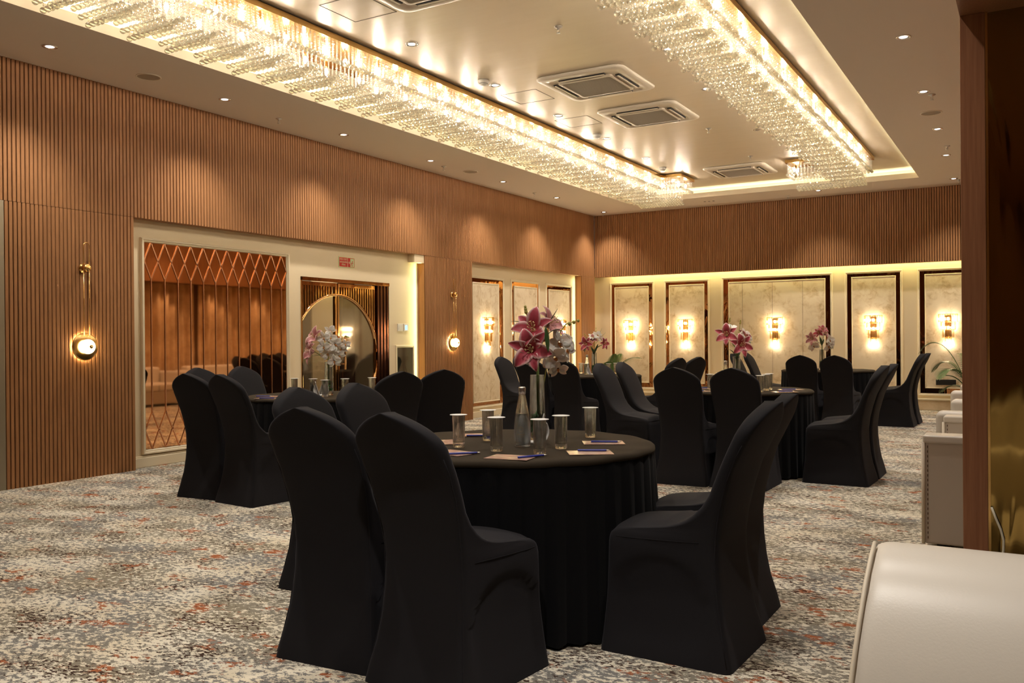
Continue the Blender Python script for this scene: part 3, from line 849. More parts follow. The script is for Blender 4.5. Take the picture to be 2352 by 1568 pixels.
sprinkler(-3.64, 15.59, ZC, 'metal sprinkler head in the back ceiling border above the fluted band')
for i, (x, y) in enumerate([(-3.40, 6.55), (-3.47, 10.73), (-3.49, 12.69)]): sprinkler(x, y, ZT, 'metal sprinkler head in the middle of the tray ceiling, ' + oth[i])
def detector(x, y, label):
    t = thing('smoke_detector', label, 'smoke detector', (x, y, ZT), 0, 'smoke detectors')
    g = G(); g.lathe([(.001, 0), (.056, 0), (.056, -.022), (.046, -.034), (.044, -.040), (.036, -.052), (.001, -.054)], 28, cap=False); g.build('housing', M['white'], t)
    g = G(); g.lathe([(.045, -.034), (.0455, -.040)], 28, cap=False); g.build('vent_slot', M['black'], t)
for i, (x, y) in enumerate([(-4.747, 7.50), (-4.78, 10.25), (-4.87, 12.8)]): detector(x, y, 'white dome smoke detector beside the left chandelier, ' + oth[i])
def speaker(x, y, label):
    t = thing('ceiling_speaker', label, 'ceiling speaker', (x, y, ZC), 0, 'round ceiling speakers')
    g = G(); g.lathe([(.11, 0), (.112, -.006), (.10, -.007), (.098, -.002)], 36, cap=False); g.build('rim', M['ac'], t)
    g = G(); g.lathe([(.001, -.002), (.1, -.002)], 36, cap=False); g.build('grille', mat('speaker_grille', (.36, .29, .22), .7), t)
speaker(-7.01, 5.30, 'round flush speaker in the left ceiling border, nearer the camera')
speaker(-7.045, 10.76, 'round flush speaker in the left ceiling border, farther away')
speaker(-.947, 10.69, 'round flush speaker in the right ceiling border')
g = G()
for k in range(3): g.box(-5.09 + k * .08, -5.06 + k * .08, 15.42, 15.46, ZC - .003, ZC + .001)
tag(g.build('ceiling_slot', M['black']), 'row of three small dark slots in the back ceiling border', 'vent')

def cassette(x, y, label, r=.475):
    t = thing('air_conditioner', label, 'air conditioner', (x, y, ZT), 0, 'ceiling cassette air conditioners')
    def rr(h, rad, n=6):
        pts = []
        for cx, cy_, a0 in ((h - rad, h - rad, 0), (-h + rad, h - rad, 90), (-h + rad, -h + rad, 180), (h - rad, -h + rad, 270)):
            for k in range(n + 1):
                a = radians(a0 + 90 * k / n); pts.append((cx + rad * cos(a), cy_ + rad * sin(a)))
        return pts
    g = G()
    rings = [(r - .02, .09, 0), (r, .10, -.008), (r, .10, -.020), (r - .02, .09, -.032), (r - .10, .06, -.040), (r - .105, .055, -.034), (.001, .0005, -.034)]
    g.grid([[(px, py, z) for px, py in rr(h, rad)] for h, rad, z in rings], closed=True)
    g.build('fascia', M['ac'], t)
    for k in range(4):
        a = k * pi / 2; c_, s_ = cos(a), sin(a)
        def rot(q): return (q[0] * c_ - q[1] * s_, q[0] * s_ + q[1] * c_, q[2])
        g = G()
        bx = G().box(-.25, .25, .318, .362, -.0445, -.036); g.add([rot(v) for v in bx.v], bx.f); g.build('air_slot', M['black'], t)
        g = G(); bx = G().box(-.24, .24, .332, .350, -.052, -.046); g.add([rot(v) for v in bx.v], bx.f); g.build('flap', M['ac'], t)
    g = G(); g.grid([[(px, py, z) for px, py in rr(h, .03)] for h, z in ((.292, -.034), (.292, -.052), (.270, -.055), (.262, -.047))], closed=True, smooth=False); g.build('grille_frame', M['ac'], t)
    G().box(-.265, .265, -.265, .265, -.044, -.038).build('filter', mat('filter_dark', (.05, .045, .04), .8), t)
    g = G()
    for k in range(34): g.box(-.262, .262, -.258 + k * .0156, -.2505 + k * .0156, -.052, -.045)
    g.build('grille', M['grille'], t)
    return t
cassette(-3.80, 5.12, 'square ceiling air conditioner cut off by the top edge of the photo')
cassette(-3.81, 8.17, 'larger-looking square ceiling air conditioner between the chandeliers, nearest of the central pair')
cassette(-3.83, 9.64, 'square ceiling air conditioner just behind the nearest full one')
cassette(-3.90, 13.62, 'farthest square ceiling air conditioner, by the chandelier ends')
for i, (x, y) in enumerate([(-4.55, 5.36), (-4.67, 8.27), (-4.69, 9.54)]):
    g = G(); o = .215
    for (a, b, c_, d_) in ((-o, o, -o, -o + .006), (-o, o, o - .006, o), (-o, -o + .006, -o, o), (o - .006, o, -o, o)): g.box(x + a, x + b, y + c_, y + d_, ZT - .0015, ZT + .001)
    ho = g.build('ceiling_hatch', mat('hatch_gap', (.10, .075, .05), .8))
    tag(ho, 'square access hatch outline in the tray ceiling, ' + oth[i], 'ceiling hatch', 'ceiling access hatches')

# ------------------------------------------------------------------ covered banquet chair
def lerp_tab(tab, z):
    if z <= tab[0][0]: return tab[0][1]
    for (a, va), (b, vb) in zip(tab, tab[1:]):
        if z <= b:
            t_ = (z - a) / (b - a); return va + (vb - va) * t_
    return tab[-1][1]
REAR = [(0, -.275), (.06, -.262), (.15, -.238), (.25, -.222), (.35, -.213), (.45, -.210), (.55, -.222), (.65, -.245), (.75, -.275), (.85, -.325), (.95, -.378), (1.0, -.408)]
FRONT = [(0, .268), (.06, .262), (.2, .250), (.36, .243), (.45, .240), (.475, .232), (.488, .210), (.496, .165), (.502, .105), (.508, .05), (.516, .0), (.528, -.043), (.55, -.088), (.59, -.136), (.65, -.176), (.75, -.218), (.85, -.262), (.95, -.308), (1.0, -.338)]
HWB = [(0, .240), (.05, .232), (.12, .218), (.22, .203), (.34, .194), (.45, .190), (.55, .192), (.70, .204), (.80, .209), (.855, .207), (.885, .205), (.91, .194), (.935, .170), (.96, .132), (.98, .089), (.992, .055), (1.0, .018), (1.003, .004)]
HWF = [(0, .238), (.1, .225), (.25, .212), (.43, .213), (.475, .206), (.492, .197), (.51, .191), (.53, .190)]
def make_chair():
    zs = [0, .03, .06, .10, .15, .20, .225, .25, .27, .29, .31, .325, .34, .352, .364, .376, .39, .41, .435, .455, .470, .480, .488, .493, .497, .501, .505, .509, .514, .520, .53, .545, .565, .60, .65, .70, .75, .80, .835, .86, .885, .905, .922, .938, .952, .966, .978, .987, .994, 1.0, 1.003]
    rows = []; NF, NS, NC = 10, 14, 4
    for z in zs:
        yr, yf = lerp_tab(REAR, z), lerp_tab(FRONT, z)
        hb = lerp_tab(HWB, z); hf = lerp_tab(HWF, z) if z < .53 else hb
        th = yf - yr; rc = min(.030, th * .46, hb * .6, hf * .6)
        if z > .93: rc = min(rc, hb * .9)
        pts = []
        def hw(y):
            t_ = min(1, max(0, (y - yr) / max(th, .001))); t_ = max(0, min(1, (t_ - .1) / .6)) if z < .50 else t_
            return hb + (hf - hb) * t_
        cr = [(yf - rc, hf - rc, 0, 1), (yr + rc, hb - rc, 1, 1), (yr + rc, -(hb - rc), 2, -1), (yf - rc, -(hf - rc), 3, -1)]
        # start front-right corner going to side
        for ci, (cyy, cxx, q, sg_) in enumerate(cr):
            for k in range(NC + 1):
                a = pi / 2 - (q * pi / 2) - (pi / 2) * k / NC   # angle measured from +x, front = +y
                a = [pi / 2, 0, -pi / 2, -pi][q] - (pi / 2) * k / NC
                pts.append((cxx + rc * cos(a), cyy + rc * sin(a), z))
            if ci == 0 or ci == 2:      # side runs
                s_ = 1 if ci == 0 else -1
                ya, yb_ = (yf - rc, yr + rc) if ci == 0 else (yr + rc, yf - rc)
                for k in range(1, NS):
                    y = ya + (yb_ - ya) * k / NS; x = hw(y)
                    # cloth sinks in below the seat rail, along an arch
                    if z < .45:
                        u_ = (y - .03) / .21; arch = .40 - .16 * abs(u_) ** 2.6 if abs(u_) < 1 else .2
                        dd = max(0, min(1, (arch - z) / .022)) * max(0, min(1, (1.05 - abs(u_)) * 5)) * min(1, z / .12)
                        x -= .012 * dd * dd * (3 - 2 * dd)
                    pts.append((s_ * x, y, z))
            else:
                xa, xb = (hb - rc, -(hb - rc)) if ci == 1 else (-(hf - rc), hf - rc)
                yy_ = yr if ci == 1 else yf
                for k in range(1, NF):
                    x = xa + (xb - xa) * k / NF
                    bow = 0
                    bz = max(0, min(1, (z - .40) / .25)) * max(0, min(1, (1.0 - z) / .12))
                    if ci == 1: bow = -.010 * bz * (1 - (x / max(hb, .01)) ** 2)
                    if ci == 3 and z > .53: bow = .008 * bz * (1 - (x / max(hb, .01)) ** 2)
                    zz2 = z
                    if ci == 3 and .47 < z < .52: zz2 = z + .018 * (1 - (x / max(hf, .01)) ** 2)
                    pts.append((x, yy_ + bow, zz2))
        rows.append(pts)
    k = len(rows[0]); vs = [p_ for r in rows for p_ in r]; fs = []; grp = []
    for i in range(len(rows) - 1):
        for j in range(k):
            a, b = i * k + j, i * k + (j + 1) % k
            fs.append((a, b, b + k, a + k))
            zc = (zs[i] + zs[i + 1]) / 2
            yc = (vs[a][1] + vs[b][1]) / 2; rear = yc < lerp_tab(REAR, zc) + .012
            if rear or zc > .5285: grp.append(0)
            elif zc > .4745 and not (abs(vs[a][0]) > .17 and yc < -.1): grp.append(1)
            elif zc > .4745: grp.append(0)
            else: grp.append(2)
    top = len(vs); vs.append((0, sum(p_[1] for p_ in rows[-1]) / k, 1.005))
    for j in range(k): fs.append(((len(rows) - 1) * k + j, (len(rows) - 1) * k + (j + 1) % k, top)); grp.append(0)
    # orientation check not needed: normals computed below
    me = bpy.data.meshes.new('tmp'); me.from_pydata(vs, [], fs); me.update()
    vn = [v.normal.copy() for v in me.vertices]
    flip = -1 if me.polygons[0].normal.dot(Vector(me.polygons[0].center) - Vector((0, 0, me.polygons[0].center.z))) < 0 else 1
    bpy.data.meshes.remove(me)
    t = thing('banquet_chair', '', 'chair')
    for gi, nm in enumerate(('backrest', 'seat', 'skirt')):
        mp = {}; v2 = []; f2 = []; n2 = []
        for f, gg in zip(fs, grp):
            if gg != gi: continue
            idx = []
            for q in (f if flip > 0 else tuple(reversed(f))):
                if q not in mp: mp[q] = len(v2); v2.append(vs[q]); n2.append(vn[q] * flip)
                idx.append(mp[q])
            f2.append(tuple(idx))
        me = bpy.data.meshes.new(nm); me.from_pydata(v2, [], f2); me.polygons.foreach_set('use_smooth', [True] * len(f2)); me.update()
        try: me.normals_split_custom_set_from_vertices([tuple(n) for n in n2])
        except Exception: pass
        me.materials.append(M['fabric'])
        o = bpy.data.objects.new(nm, me); COL.objects.link(o); o.parent = t
    # stitched seam around the seat and down the rear corners
    g = G()
    for s_ in (-1, 1):
        g.tube([(s_ * (lerp_tab(HWB, z) - .006), lerp_tab(REAR, z) + .012, z) for z in (.02, .1, .2, .3, .4, .5, .6, .7, .8, .85)], .0022, 5)
    yr_, zz_ = lerp_tab(REAR, .43), .432
    pts = [(.192, -.14, .466), (.200, -.05, .464), (.2065, .05, .462), (.2095, .15, .460), (.2075, .200, .460), (.199, .224, .460), (.18, .2375, .460), (.0, .2385, .460)]
    g.tube(pts + [(-x, y, z) for x, y, z in reversed(pts[:-1])], .0016, 5)
    g.build('seam', M['fabric'], t)
    return note(t)
chair0 = make_chair()
used = [False]
def place_chair(x, y, face, label, group):
    """(x, y) is the middle of the chair; face = heading in degrees, 0 = towards +Y"""
    rz = radians(face)
    if not used[0]:
        used[0] = True; chair0.location = (x, y, 0); chair0.rotation_euler = (0, 0, rz); chair0['label'] = label; chair0['group'] = group; return
    dup(chair0, (x, y, 0), rz, label, group)

# ------------------------------------------------------------------ draped round tables
TH = .76
def make_table(seed):
    rnd = random.Random(seed); R = .655
    t = thing('banquet_table', '', 'table')
    g = G(); n = 96
    prof = [(.001, TH - .001), (.2, TH), (.45, TH), (.62, TH), (R - .03, TH), (R - .008, TH - .002), (R + .002, TH - .010), (R + .004, TH - .024), (R - .002, TH - .028)]
    rows = []
    for r, z in prof:
        rows.append([(r * cos(2 * pi * k / n), r * sin(2 * pi * k / n), z + (.0015 * sin(k * .9 + seed) if r > .5 else 0)) for k in range(n)])
    g.grid(rows, closed=True); g.build('top_cloth', M['felt'], t)
    g = G(); n = 720; NP = 44
    ph = [rnd.uniform(-.5, .5) for _ in range(NP)]
    amp = [rnd.uniform(.6, 1.25) for _ in range(NP)]
    rows = []
    for zi in range(13):
        z = TH - .02 - (TH - .025) * zi / 12; d = zi / 12
        row = []
        for k in range(n):
            a = 2 * pi * k / n; u_ = NP * k / n; q = int(u_) % NP; fr = u_ - int(u_)
            tri = 1 - abs(2 * (fr - .5 + .18 * ph[q] * sin(pi * fr)))
            w_ = (tri ** .7) * amp[q]
            rr = R - .004 + .004 * w_ + d * (.006 + .026 * w_) + .012 * d * sin(3 * a + seed)
            hem = .006 * sin(7 * a + seed) * d + (.010 * (1 - w_) * d if zi == 12 else 0)
            row.append((rr * cos(a), rr * sin(a), max(.002, z + hem)))
        rows.append(row)
    g.grid(rows, closed=True); g.build('table_skirt', M['cloth'], t)
    return note(t)
TABLES = {'T1': (-2.12, 3.60), 'T2': (-5.57, 5.97), 'T3': (-2.38, 8.26), 'T4': (-5.15, 10.85), 'T5': (-2.62, 13.6)}
tl = {'T1': 'nearest round table under a pleated black cloth, in the foreground', 'T2': 'round black-draped table in front of the glass door and bronze mirror',
      'T3': 'round black-draped table in the middle distance on the right', 'T4': 'round black-draped table near the far left corner, under pink flowers', 'T5': 'farthest round black-draped table, by the back wall on the right'}
for i, (k_, (x, y)) in enumerate(TABLES.items()):
    t = make_table(i + 1); t.location = (x, y, 0); t.rotation_euler = (0, 0, i * .7); t['label'] = tl[k_]; t['group'] = 'round banquet tables'

cg = 'black covered chairs round the tables'
CH = [
 # foreground table
 (-2.375, 2.80, 3, 'tall black covered chair at the nearest table, left one of the front pair'),
 (-1.865, 2.745, -6, 'largest black covered chair, front centre, right of the front pair at the nearest table'),
 (-3.035, 3.46, -91, 'black covered chair facing right at the nearest table, half hidden by the front pair'),
 (-3.04, 3.95, -90, 'black covered chair at the nearest table showing its inner side below the glass door'),
 (-1.235, 3.445, 88, 'large black covered chair in side view on the right of the nearest table'),
 (-1.29, 3.935, 90, 'black covered chair half hidden behind the large side-view chair on the right'),
 # left table
 (-5.765, 5.03, 4, 'leftmost black covered chair, back to the camera, before the bronze mirror'),
 (-5.255, 4.975, -6, 'black covered chair right beside the leftmost one, back to the camera'),
 (-6.52, 5.70, -93, 'black covered chair reflected close to the mirror, left one behind the two leftmost chairs'),
 (-6.47, 6.21, -90, 'black covered chair against the mirror, between the leftmost pair and the table by the door'),
 (-4.62, 5.72, 62, 'black covered chair in front of the small electrical box, left of that pair'),
 (-4.54, 6.28, 52, 'black covered chair in front of the pier with the far round wall lamp'),
 # middle right table
 (-2.60, 7.42, 1, 'left of the two black covered chairs backing the camera at the middle right table'),
 (-2.10, 7.43, -1, 'right of the two black covered chairs backing the camera at the middle right table'),
 (-3.36, 8.00, -92, 'grey-lit covered chair facing right at the middle right table, nearer of its pair'),
 (-3.34, 8.51, -89, 'grey-lit covered chair facing right at the middle right table, farther of its pair'),
 (-1.445, 8.00, 88, 'black covered chair in side view at the middle right table, nearer one'),
 (-1.435, 8.47, 90, 'black covered chair in side view at the middle right table, farther of its pair'),
 # far left table
 (-5.42, 9.92, 2, 'black covered chair behind the lilies, backing the camera at the far left table'),
 (-4.93, 9.88, -3, 'black covered chair just right of the lilies, backing the camera at the far left table'),
 (-6.16, 10.68, -94, 'black covered chair turned right beside the framed left wall panels, nearer one'),
 (-6.16, 11.20, -88, 'black covered chair turned right by the left wall panels, hidden behind the lilies'),
 (-4.12, 10.52, 76, 'black covered chair before the back wall, left one of the small angled pair'),
 (-4.06, 11.12, 70, 'black covered chair before the back wall, right one of the small angled pair'),
 # far right table
 (-2.72, 12.62, 0, 'left of the two black covered chairs backing the camera at the farthest table'),
 (-2.24, 12.55, -3, 'right of the two black covered chairs backing the camera at the farthest table'),
 (-3.58, 13.30, -90, 'small black covered chair leaning left behind the middle table vase, left one'),
 (-3.56, 13.95, -90, 'small black covered chair leaning left behind the middle table vase, right one'),
 (-1.68, 13.36, 90, 'farthest side-view black covered chair, nearer of the pair beside the palm'),
 (-1.66, 13.84, 90, 'farthest side-view black covered chair, the outer one of the pair beside the palm'),
]
for x, y, a, l in CH: place_chair(x, y, a, l, cg)

# ------------------------------------------------------------------ things on the tables
def make_glass():
    t = thing('water_glass', '', 'glass')
    g = G(); g.lathe([(.001, 0), (.0255, 0), (.0268, .003), (.0275, .02), (.0292, .143), (.0296, .145), (.0282, .145), (.0262, .026), (.022, .022), (.001, .021)], 28, cap=False)
    g.build('tumbler', M['glass'], t)
    g = G(); g.lathe([(.001, .1455), (.0395, .1465), (.040, .1472), (.0395, .1482), (.001, .1486)], 32, cap=False); g.build('paper_cap', M['paper'], t)
    return note(t)
gl0 = make_glass(); gused = [False]
def place_glass(x, y, label, group):
    if not gused[0]:
        gused[0] = True; gl0.location = (x, y, TH + .001); gl0['label'] = label; gl0['group'] = group; return
    dup(gl0, (x, y, TH + .001), 0, label, group)
t1 = ['leftmost capped tumbler on the nearest table', 'capped tumbler farthest back at the left on the nearest table', 'capped tumbler left of the bottle, in front, on the nearest table', 'capped tumbler just right of the bottle, closest to the table edge', 'capped tumbler second from the right on the nearest table', 'rightmost capped tumbler, farthest back on the nearest table']
for (x, y), l in zip([(-2.258, 3.332), (-2.275, 3.61), (-2.03, 3.29), (-1.812, 3.288), (-1.815, 3.49), (-1.892, 3.955)], t1): place_glass(x, y, l, 'capped tumblers on the nearest table')
o6 = ['leftmost', 'second from left', 'third from left', 'fourth from left', 'fifth from left', 'rightmost']
for i, (x, y) in enumerate([(-5.83, 5.93), (-5.60, 5.93), (-5.70, 6.25), (-5.33, 5.79), (-5.33, 6.05), (-5.25, 6.33)]): place_glass(x, y, o6[i] + ' capped tumbler on the table before the glass door', 'capped tumblers on the door table')
for i, (x, y) in enumerate([(-2.60, 8.03), (-2.62, 8.40), (-2.31, 7.95), (-2.10, 7.90), (-2.11, 8.13), (-2.13, 8.33)]): place_glass(x, y, o6[i] + ' capped tumbler on the middle right table', 'capped tumblers on the middle right table')
for i, (x, y) in enumerate([(-5.45, 10.82), (-5.46, 11.12), (-5.24, 10.83), (-5.0, 10.78), (-4.99, 11.02), (-4.98, 11.24)]): place_glass(x, y, o6[i] + ' capped tumbler on the far left corner table', 'capped tumblers on the far left table')

def make_bottle(label, loc, rz=0, print_=False):
    t = thing('water_bottle', label, 'bottle', loc, rz, 'clear glass water bottles')
    g = G(); g.lathe([(.001, 0), (.034, 0), (.0375, .006), (.038, .03), (.037, .10), (.030, .16), (.019, .215), (.0145, .240), (.0145, .262), (.0125, .262), (.0125, .240), (.017, .213), (.028, .158), (.035, .10), (.036, .03), (.034, .012), (.001, .010)], 36, cap=False)
    g.build('bottle_glass', M['glass'], t)
    g = G(); g.lathe([(.001, .011), (.0335, .0125), (.0355, .03), (.0345, .10), (.0285, .150), (.001, .150)], 32, cap=False); g.build('water', M['water'], t)
    g = G(); g.lathe([(.015, .238), (.0165, .240), (.0165, .268), (.014, .272), (.001, .273)], 24, cap=False); g.build('cap', M['steel'], t)
    if print_:
        # curved print wrapped on the glass
        def arc_pt(u, z, r=.0384): a = -pi / 2 + u / r; return (r * cos(a), r * sin(a), z)
        g = G(); g.tube([arc_pt(.011 * cos(a), .082 + .012 * sin(a)) for a in [2 * pi * k / 24 for k in range(25)]], .0006, 4)
        g.tube([arc_pt(.006 * cos(a), .082 + .0065 * sin(a)) for a in [pi * (.2 + 1.4 * k / 14) for k in range(15)]], .0005, 4)
        g.build('emblem', M['gold_print'], t)
        for z, word, size in ((.058, 'ORNATE', .0105), (.048, 'LUCKNOW', .0055)):
            wdt = .0068 if size > .008 else .0040
            for i, chh in enumerate(word):
                u_ = (i - (len(word) - 1) / 2) * wdt; a = -pi / 2 + u_ / .0385
                text_mesh('print_letter', chh, size, t, (.0386 * cos(a), .0386 * sin(a), z), (pi / 2, 0, a + pi / 2), M['gold_print'], ext=.0001)
    return t
make_bottle('clear glass water bottle with steel cap and gold print on the nearest table', (-2.005, 3.475, TH + .001), radians(18), True)
make_bottle('clear glass water bottle beside the vase on the middle right table', (-2.475, 8.10, TH + .001))
make_bottle('clear glass water bottle left of the vase on the far left table', (-5.21, 10.80, TH + .001))

def make_vase(label, loc, gel=True, h=.30):
    t = thing('glass_vase', label, 'vase', loc, 0, 'tall clear flower vases')
    g = G(); g.lathe([(.001, 0), (.040, 0), (.042, .004), (.042, .03), (.034, h - .002), (.034, h), (.0315, h), (.039, .03), (.037, .016), (.001, .014)], 36, cap=False)
    g.build('vase_glass', M['glass'], t)
    g = G(); g.lathe([(.001, .016), (.0365, .018), (.0375, .03), (.036, .125), (.001, .125)], 28, cap=False); g.build('water', M['water'], t)
    rnd = random.Random(3); g = G()
    for k in range(46):
        a = rnd.uniform(0, 6.28); r = rnd.uniform(.004, .024); z = .03 + rnd.random() ** 1.4 * .10; s_ = rnd.uniform(.005, .009)
        g.add([(x * s_ + r * cos(a) - .006, y * s_ + r * sin(a), q * s_ * 1.4 + z) for x, y, q in I1V], I1F, True)
    g.build('moss', M['gel'], t)
    return t
I1V, I1F = ico(1)

def petal(g, L_, W_, curl, az, tilt, attr, cup=.25, n=9, k=6):
    rows = []; base = len(g.v)
    for i in range(n + 1):
        s_ = i / n; wv = W_ * (sin(pi * min(1, s_ * .93 + .05)) ** .75) * (1 - .25 * s_)
        ang = tilt + curl * s_ ** 1.6
        row = []
        # centre line by integrating the bend
        if i == 0: cx, cz = .006, .0
        else: cx += L_ / n * cos(ang); cz += L_ / n * sin(ang)
        for j in range(k + 1):
            u_ = -1 + 2 * j / k
            x = cx; y = u_ * wv; z = cz + cup * wv * (u_ * u_) * cos(ang) * 1.2 + .04 * wv * sin(s_ * 15 + u_ * 4)
            x -= cup * wv * u_ * u_ * sin(ang)
            row.append((x * cos(az) - y * sin(az), x * sin(az) + y * cos(az), z))
            attr.append(min(1, abs(u_) ** 1.5 * .75 + max(0, s_ - .80) * 1.2 + (.12 if abs(u_) > .2 else 0)))
        rows.append(row)
    g.grid(rows)
def bloom_obj(kind, parent, loc, direction, size, seed=0):
    rnd = random.Random(seed); g = G(); at = []
    if kind in ('lily', 'lily_pale'):
        for k in range(6):
            petal(g, size * rnd.uniform(.92, 1.05), size * (.36 if k % 2 else .27), radians(-75 + rnd.uniform(-15, 15)), 2 * pi * k / 6 + rnd.uniform(-.1, .1), radians(58 if k % 2 else 54), at, .28)
        m_ = M[kind]; nm = 'lily_bloom'
    else:
        for k, (a, wf) in enumerate(((90, .30), (0, .5), (180, .5), (222, .28), (318, .28))):
            petal(g, size * .55, size * wf * .62, radians(-14), radians(a), radians(16), at, .2, 6, 5)
        m_ = M['orchid']; nm = 'orchid_bloom'
    o = g.build(nm, m_, parent)
    ca = o.data.color_attributes.new('petal', 'FLOAT_COLOR', 'POINT')
    for i, v in enumerate(at): ca.data[i].color = (v, v, v, 1)
    d = Vector(direction).normalized(); q = d.to_track_quat('Z', 'Y')
    o.rotation_mode = 'QUATERNION'; o.rotation_quaternion = q @ Euler((0, 0, rnd.uniform(0, 1))).to_quaternion(); o.location = loc
    sm = o.modifiers.new('thickness', 'SOLIDIFY'); sm.thickness = .0012
    g = G()
    if nm == 'lily_bloom':
        g.lathe([(.001, -.006), (.010, -.004), (.013, .010), (.001, .014)], 8)
        for k in range(6):
            a = 2 * pi * (k + .5) / 6; r = size * .16
            g.tube([(0, 0, .005), (r * .3 * cos(a), r * .3 * sin(a), size * .3), (r * cos(a), r * sin(a), size * .55)], .0013, 5)
            g.tube([(r * cos(a) - .006 * sin(a), r * sin(a) + .006 * cos(a), size * .55), (r * cos(a) + .006 * sin(a), r * sin(a) - .006 * cos(a), size * .56)], .0026, 5)
        g.tube([(0, 0, 0), (.002, 0, size * .35), (.008, .003, size * .68)], .0017, 5)
        g.build('stamen', M['stamen'], o)
    else:
        g.add([(x * size * .09, y * size * .07 - size * .06, z * size * .07 + size * .05) for x, y, z in I1V], I1F, True)
        g.add([(x * size * .05, y * size * .11 - size * .15, z * size * .03 + size * .05) for x, y, z in I1V], I1F, True)
        g.build('orchid_lip', M['orchid_lip'], o)
    return o
def leaf_obj(parent, p0, p1, droop, wd, m_='leaf', nm='leaf'):
    p0 = Vector(p0); p1 = Vector(p1); d = p1 - p0; side = d.cross(Vector((0, 0, 1))); 
    if side.length < 1e-4: side = Vector((1, 0, 0))
    side.normalize(); rows = []; n = 10
    for i in range(n + 1):
        s_ = i / n; c_ = p0 + d * s_ + Vector((0, 0, droop * 4 * s_ * (1 - s_))); w_ = wd * sin(pi * min(1, s_ * .95 + .04)) ** .8
        rows.append([tuple(c_ + side * w_ * u_ + Vector((0, 0, .25 * w_ * abs(u_)))) for u_ in (-1, -.5, 0, .5, 1)])
    o = G().grid(rows).build(nm, M[m_], parent); sm = o.modifiers.new('thickness', 'SOLIDIFY'); sm.thickness = .001; return o
CR_ = Vector((cos(YAW), sin(YAW), 0)); CF_ = Vector((-sin(YAW), cos(YAW), 0))
def rel(a, b, z): v = CR_ * a + CF_ * b; return (v.x, v.y, z)    # a to the right, b away, z up
def toward(a, b, z): return rel(a, b, z)
def bouquet(base, blooms, leaves, sprays, lab_l, lab_o, seed=1, lilykind='lily'):
    """blooms: (kind, offset, direction, size); a lily stem and an orchid spray standing in one vase"""
    t = thing('lily_stem', lab_l, 'flower', base, 0, 'artificial lilies in the vases')
    cen = [b_[1] for b_ in blooms if b_[0] != 'orchid']
    for i, c_ in enumerate(cen):
        c_ = Vector(c_); k = Vector((0, 0, .02)) if i else Vector((.004, 0, .02))
        mid = Vector((0, 0, min(.36, c_.z - .08)))
        G().tube([tuple(k + Vector((i * .004, 0, 0))), (0.002 * i, 0, .2), tuple(mid + Vector((.002 * i, 0, 0))), tuple(mid.lerp(c_, .6) + Vector((0, 0, .0))), tuple(c_)], [.0042, .0042, .0042, .0035, .003], 7).build('stem', M['stem'], t)
    for i, (kd, off, dr, sz) in enumerate(blooms):
        if kd != 'orchid': bloom_obj(kd, t, off, dr, sz, seed + i)
    for p0, p1, dp, wd in leaves: leaf_obj(t, p0, p1, dp, wd)
    ob = [b_ for b_ in blooms if b_[0] == 'orchid']
    if ob or sprays:
        t2 = thing('orchid_spray', lab_o, 'flower', base, 0, 'artificial orchids in the vases')
        for pts in sprays:
            G().tube(pts, [.003] * (len(pts) - 1) + [.0016], 6).build('stem', M['bud'], t2)
            e = Vector(pts[-1]); pe = Vector(pts[-2])
            for q, s_ in ((0, .0075), (.35, .009), (.7, .010)):
                c_ = e.lerp(pe, q); g = G(); g.add([(x * s_ + c_.x, y * s_ + c_.y, z * s_ * 1.2 + c_.z - .004) for x, y, z in I1V], I1F, True); g.build('bud', M['bud'], t2)
        for i, (kd, off, dr, sz) in enumerate(ob): bloom_obj('orchid', t2, off, dr, sz, seed + 30 + i)
# nearest table
VB = (-2.075, 3.745, TH + .001)
make_vase('tall clear vase with green gel and lilies on the nearest table', VB, h=.315)
bouquet((VB[0], VB[1], TH + .016),
    [('lily', rel(-.015, .0, .515), toward(-.25, -.9, .45), .115), ('lily', rel(-.030, -.03, .425), toward(-.15, -1, .05), .122), ('lily_pale', rel(.045, .04, .535), toward(.7, -.3, .5), .115), ('lily_pale', rel(.055, .05, .445), toward(.9, .0, .1), .11),
     ('orchid', rel(-.03, .0, .385), toward(-.3, -.8, -.6), .085),
     ('orchid', rel(.105, -.02, .455), toward(.2, -.9, .1), .12), ('orchid', rel(.085, -.03, .385), toward(-.2, -.9, -.3), .125), ('orchid', rel(.14, 0, .42), toward(.7, -.6, .1), .11), ('orchid', rel(.10, -.01, .33), toward(.2, -.8, -.5), .085)],
    [(rel(.03, -.05, .47), rel(.155, -.07, .475), .045, .013), (rel(.03, -.03, .50), rel(.10, -.04, .62), .0, .018), (rel(.0, 0, .5), rel(-.125, .02, .56), .02, .012), (rel(.040, -.11, .53), rel(.050, -.12, .41), .0, .015), (rel(.0, -.01, .38), rel(.035, -.03, .44), .0, .02)],
    [[rel(.012, 0, .03), rel(.03, 0, .25), rel(.05, 0, .36), rel(.085, -.01, .47), rel(.14, -.02, .545), rel(.20, -.02, .565)], [rel(-.01, .01, .5), rel(-.05, .01, .60), rel(-.055, .01, .635)]],
    'pink stargazer lilies in the tall vase on the nearest table', 'white orchid spray leaning right in the vase on the nearest table', 5)
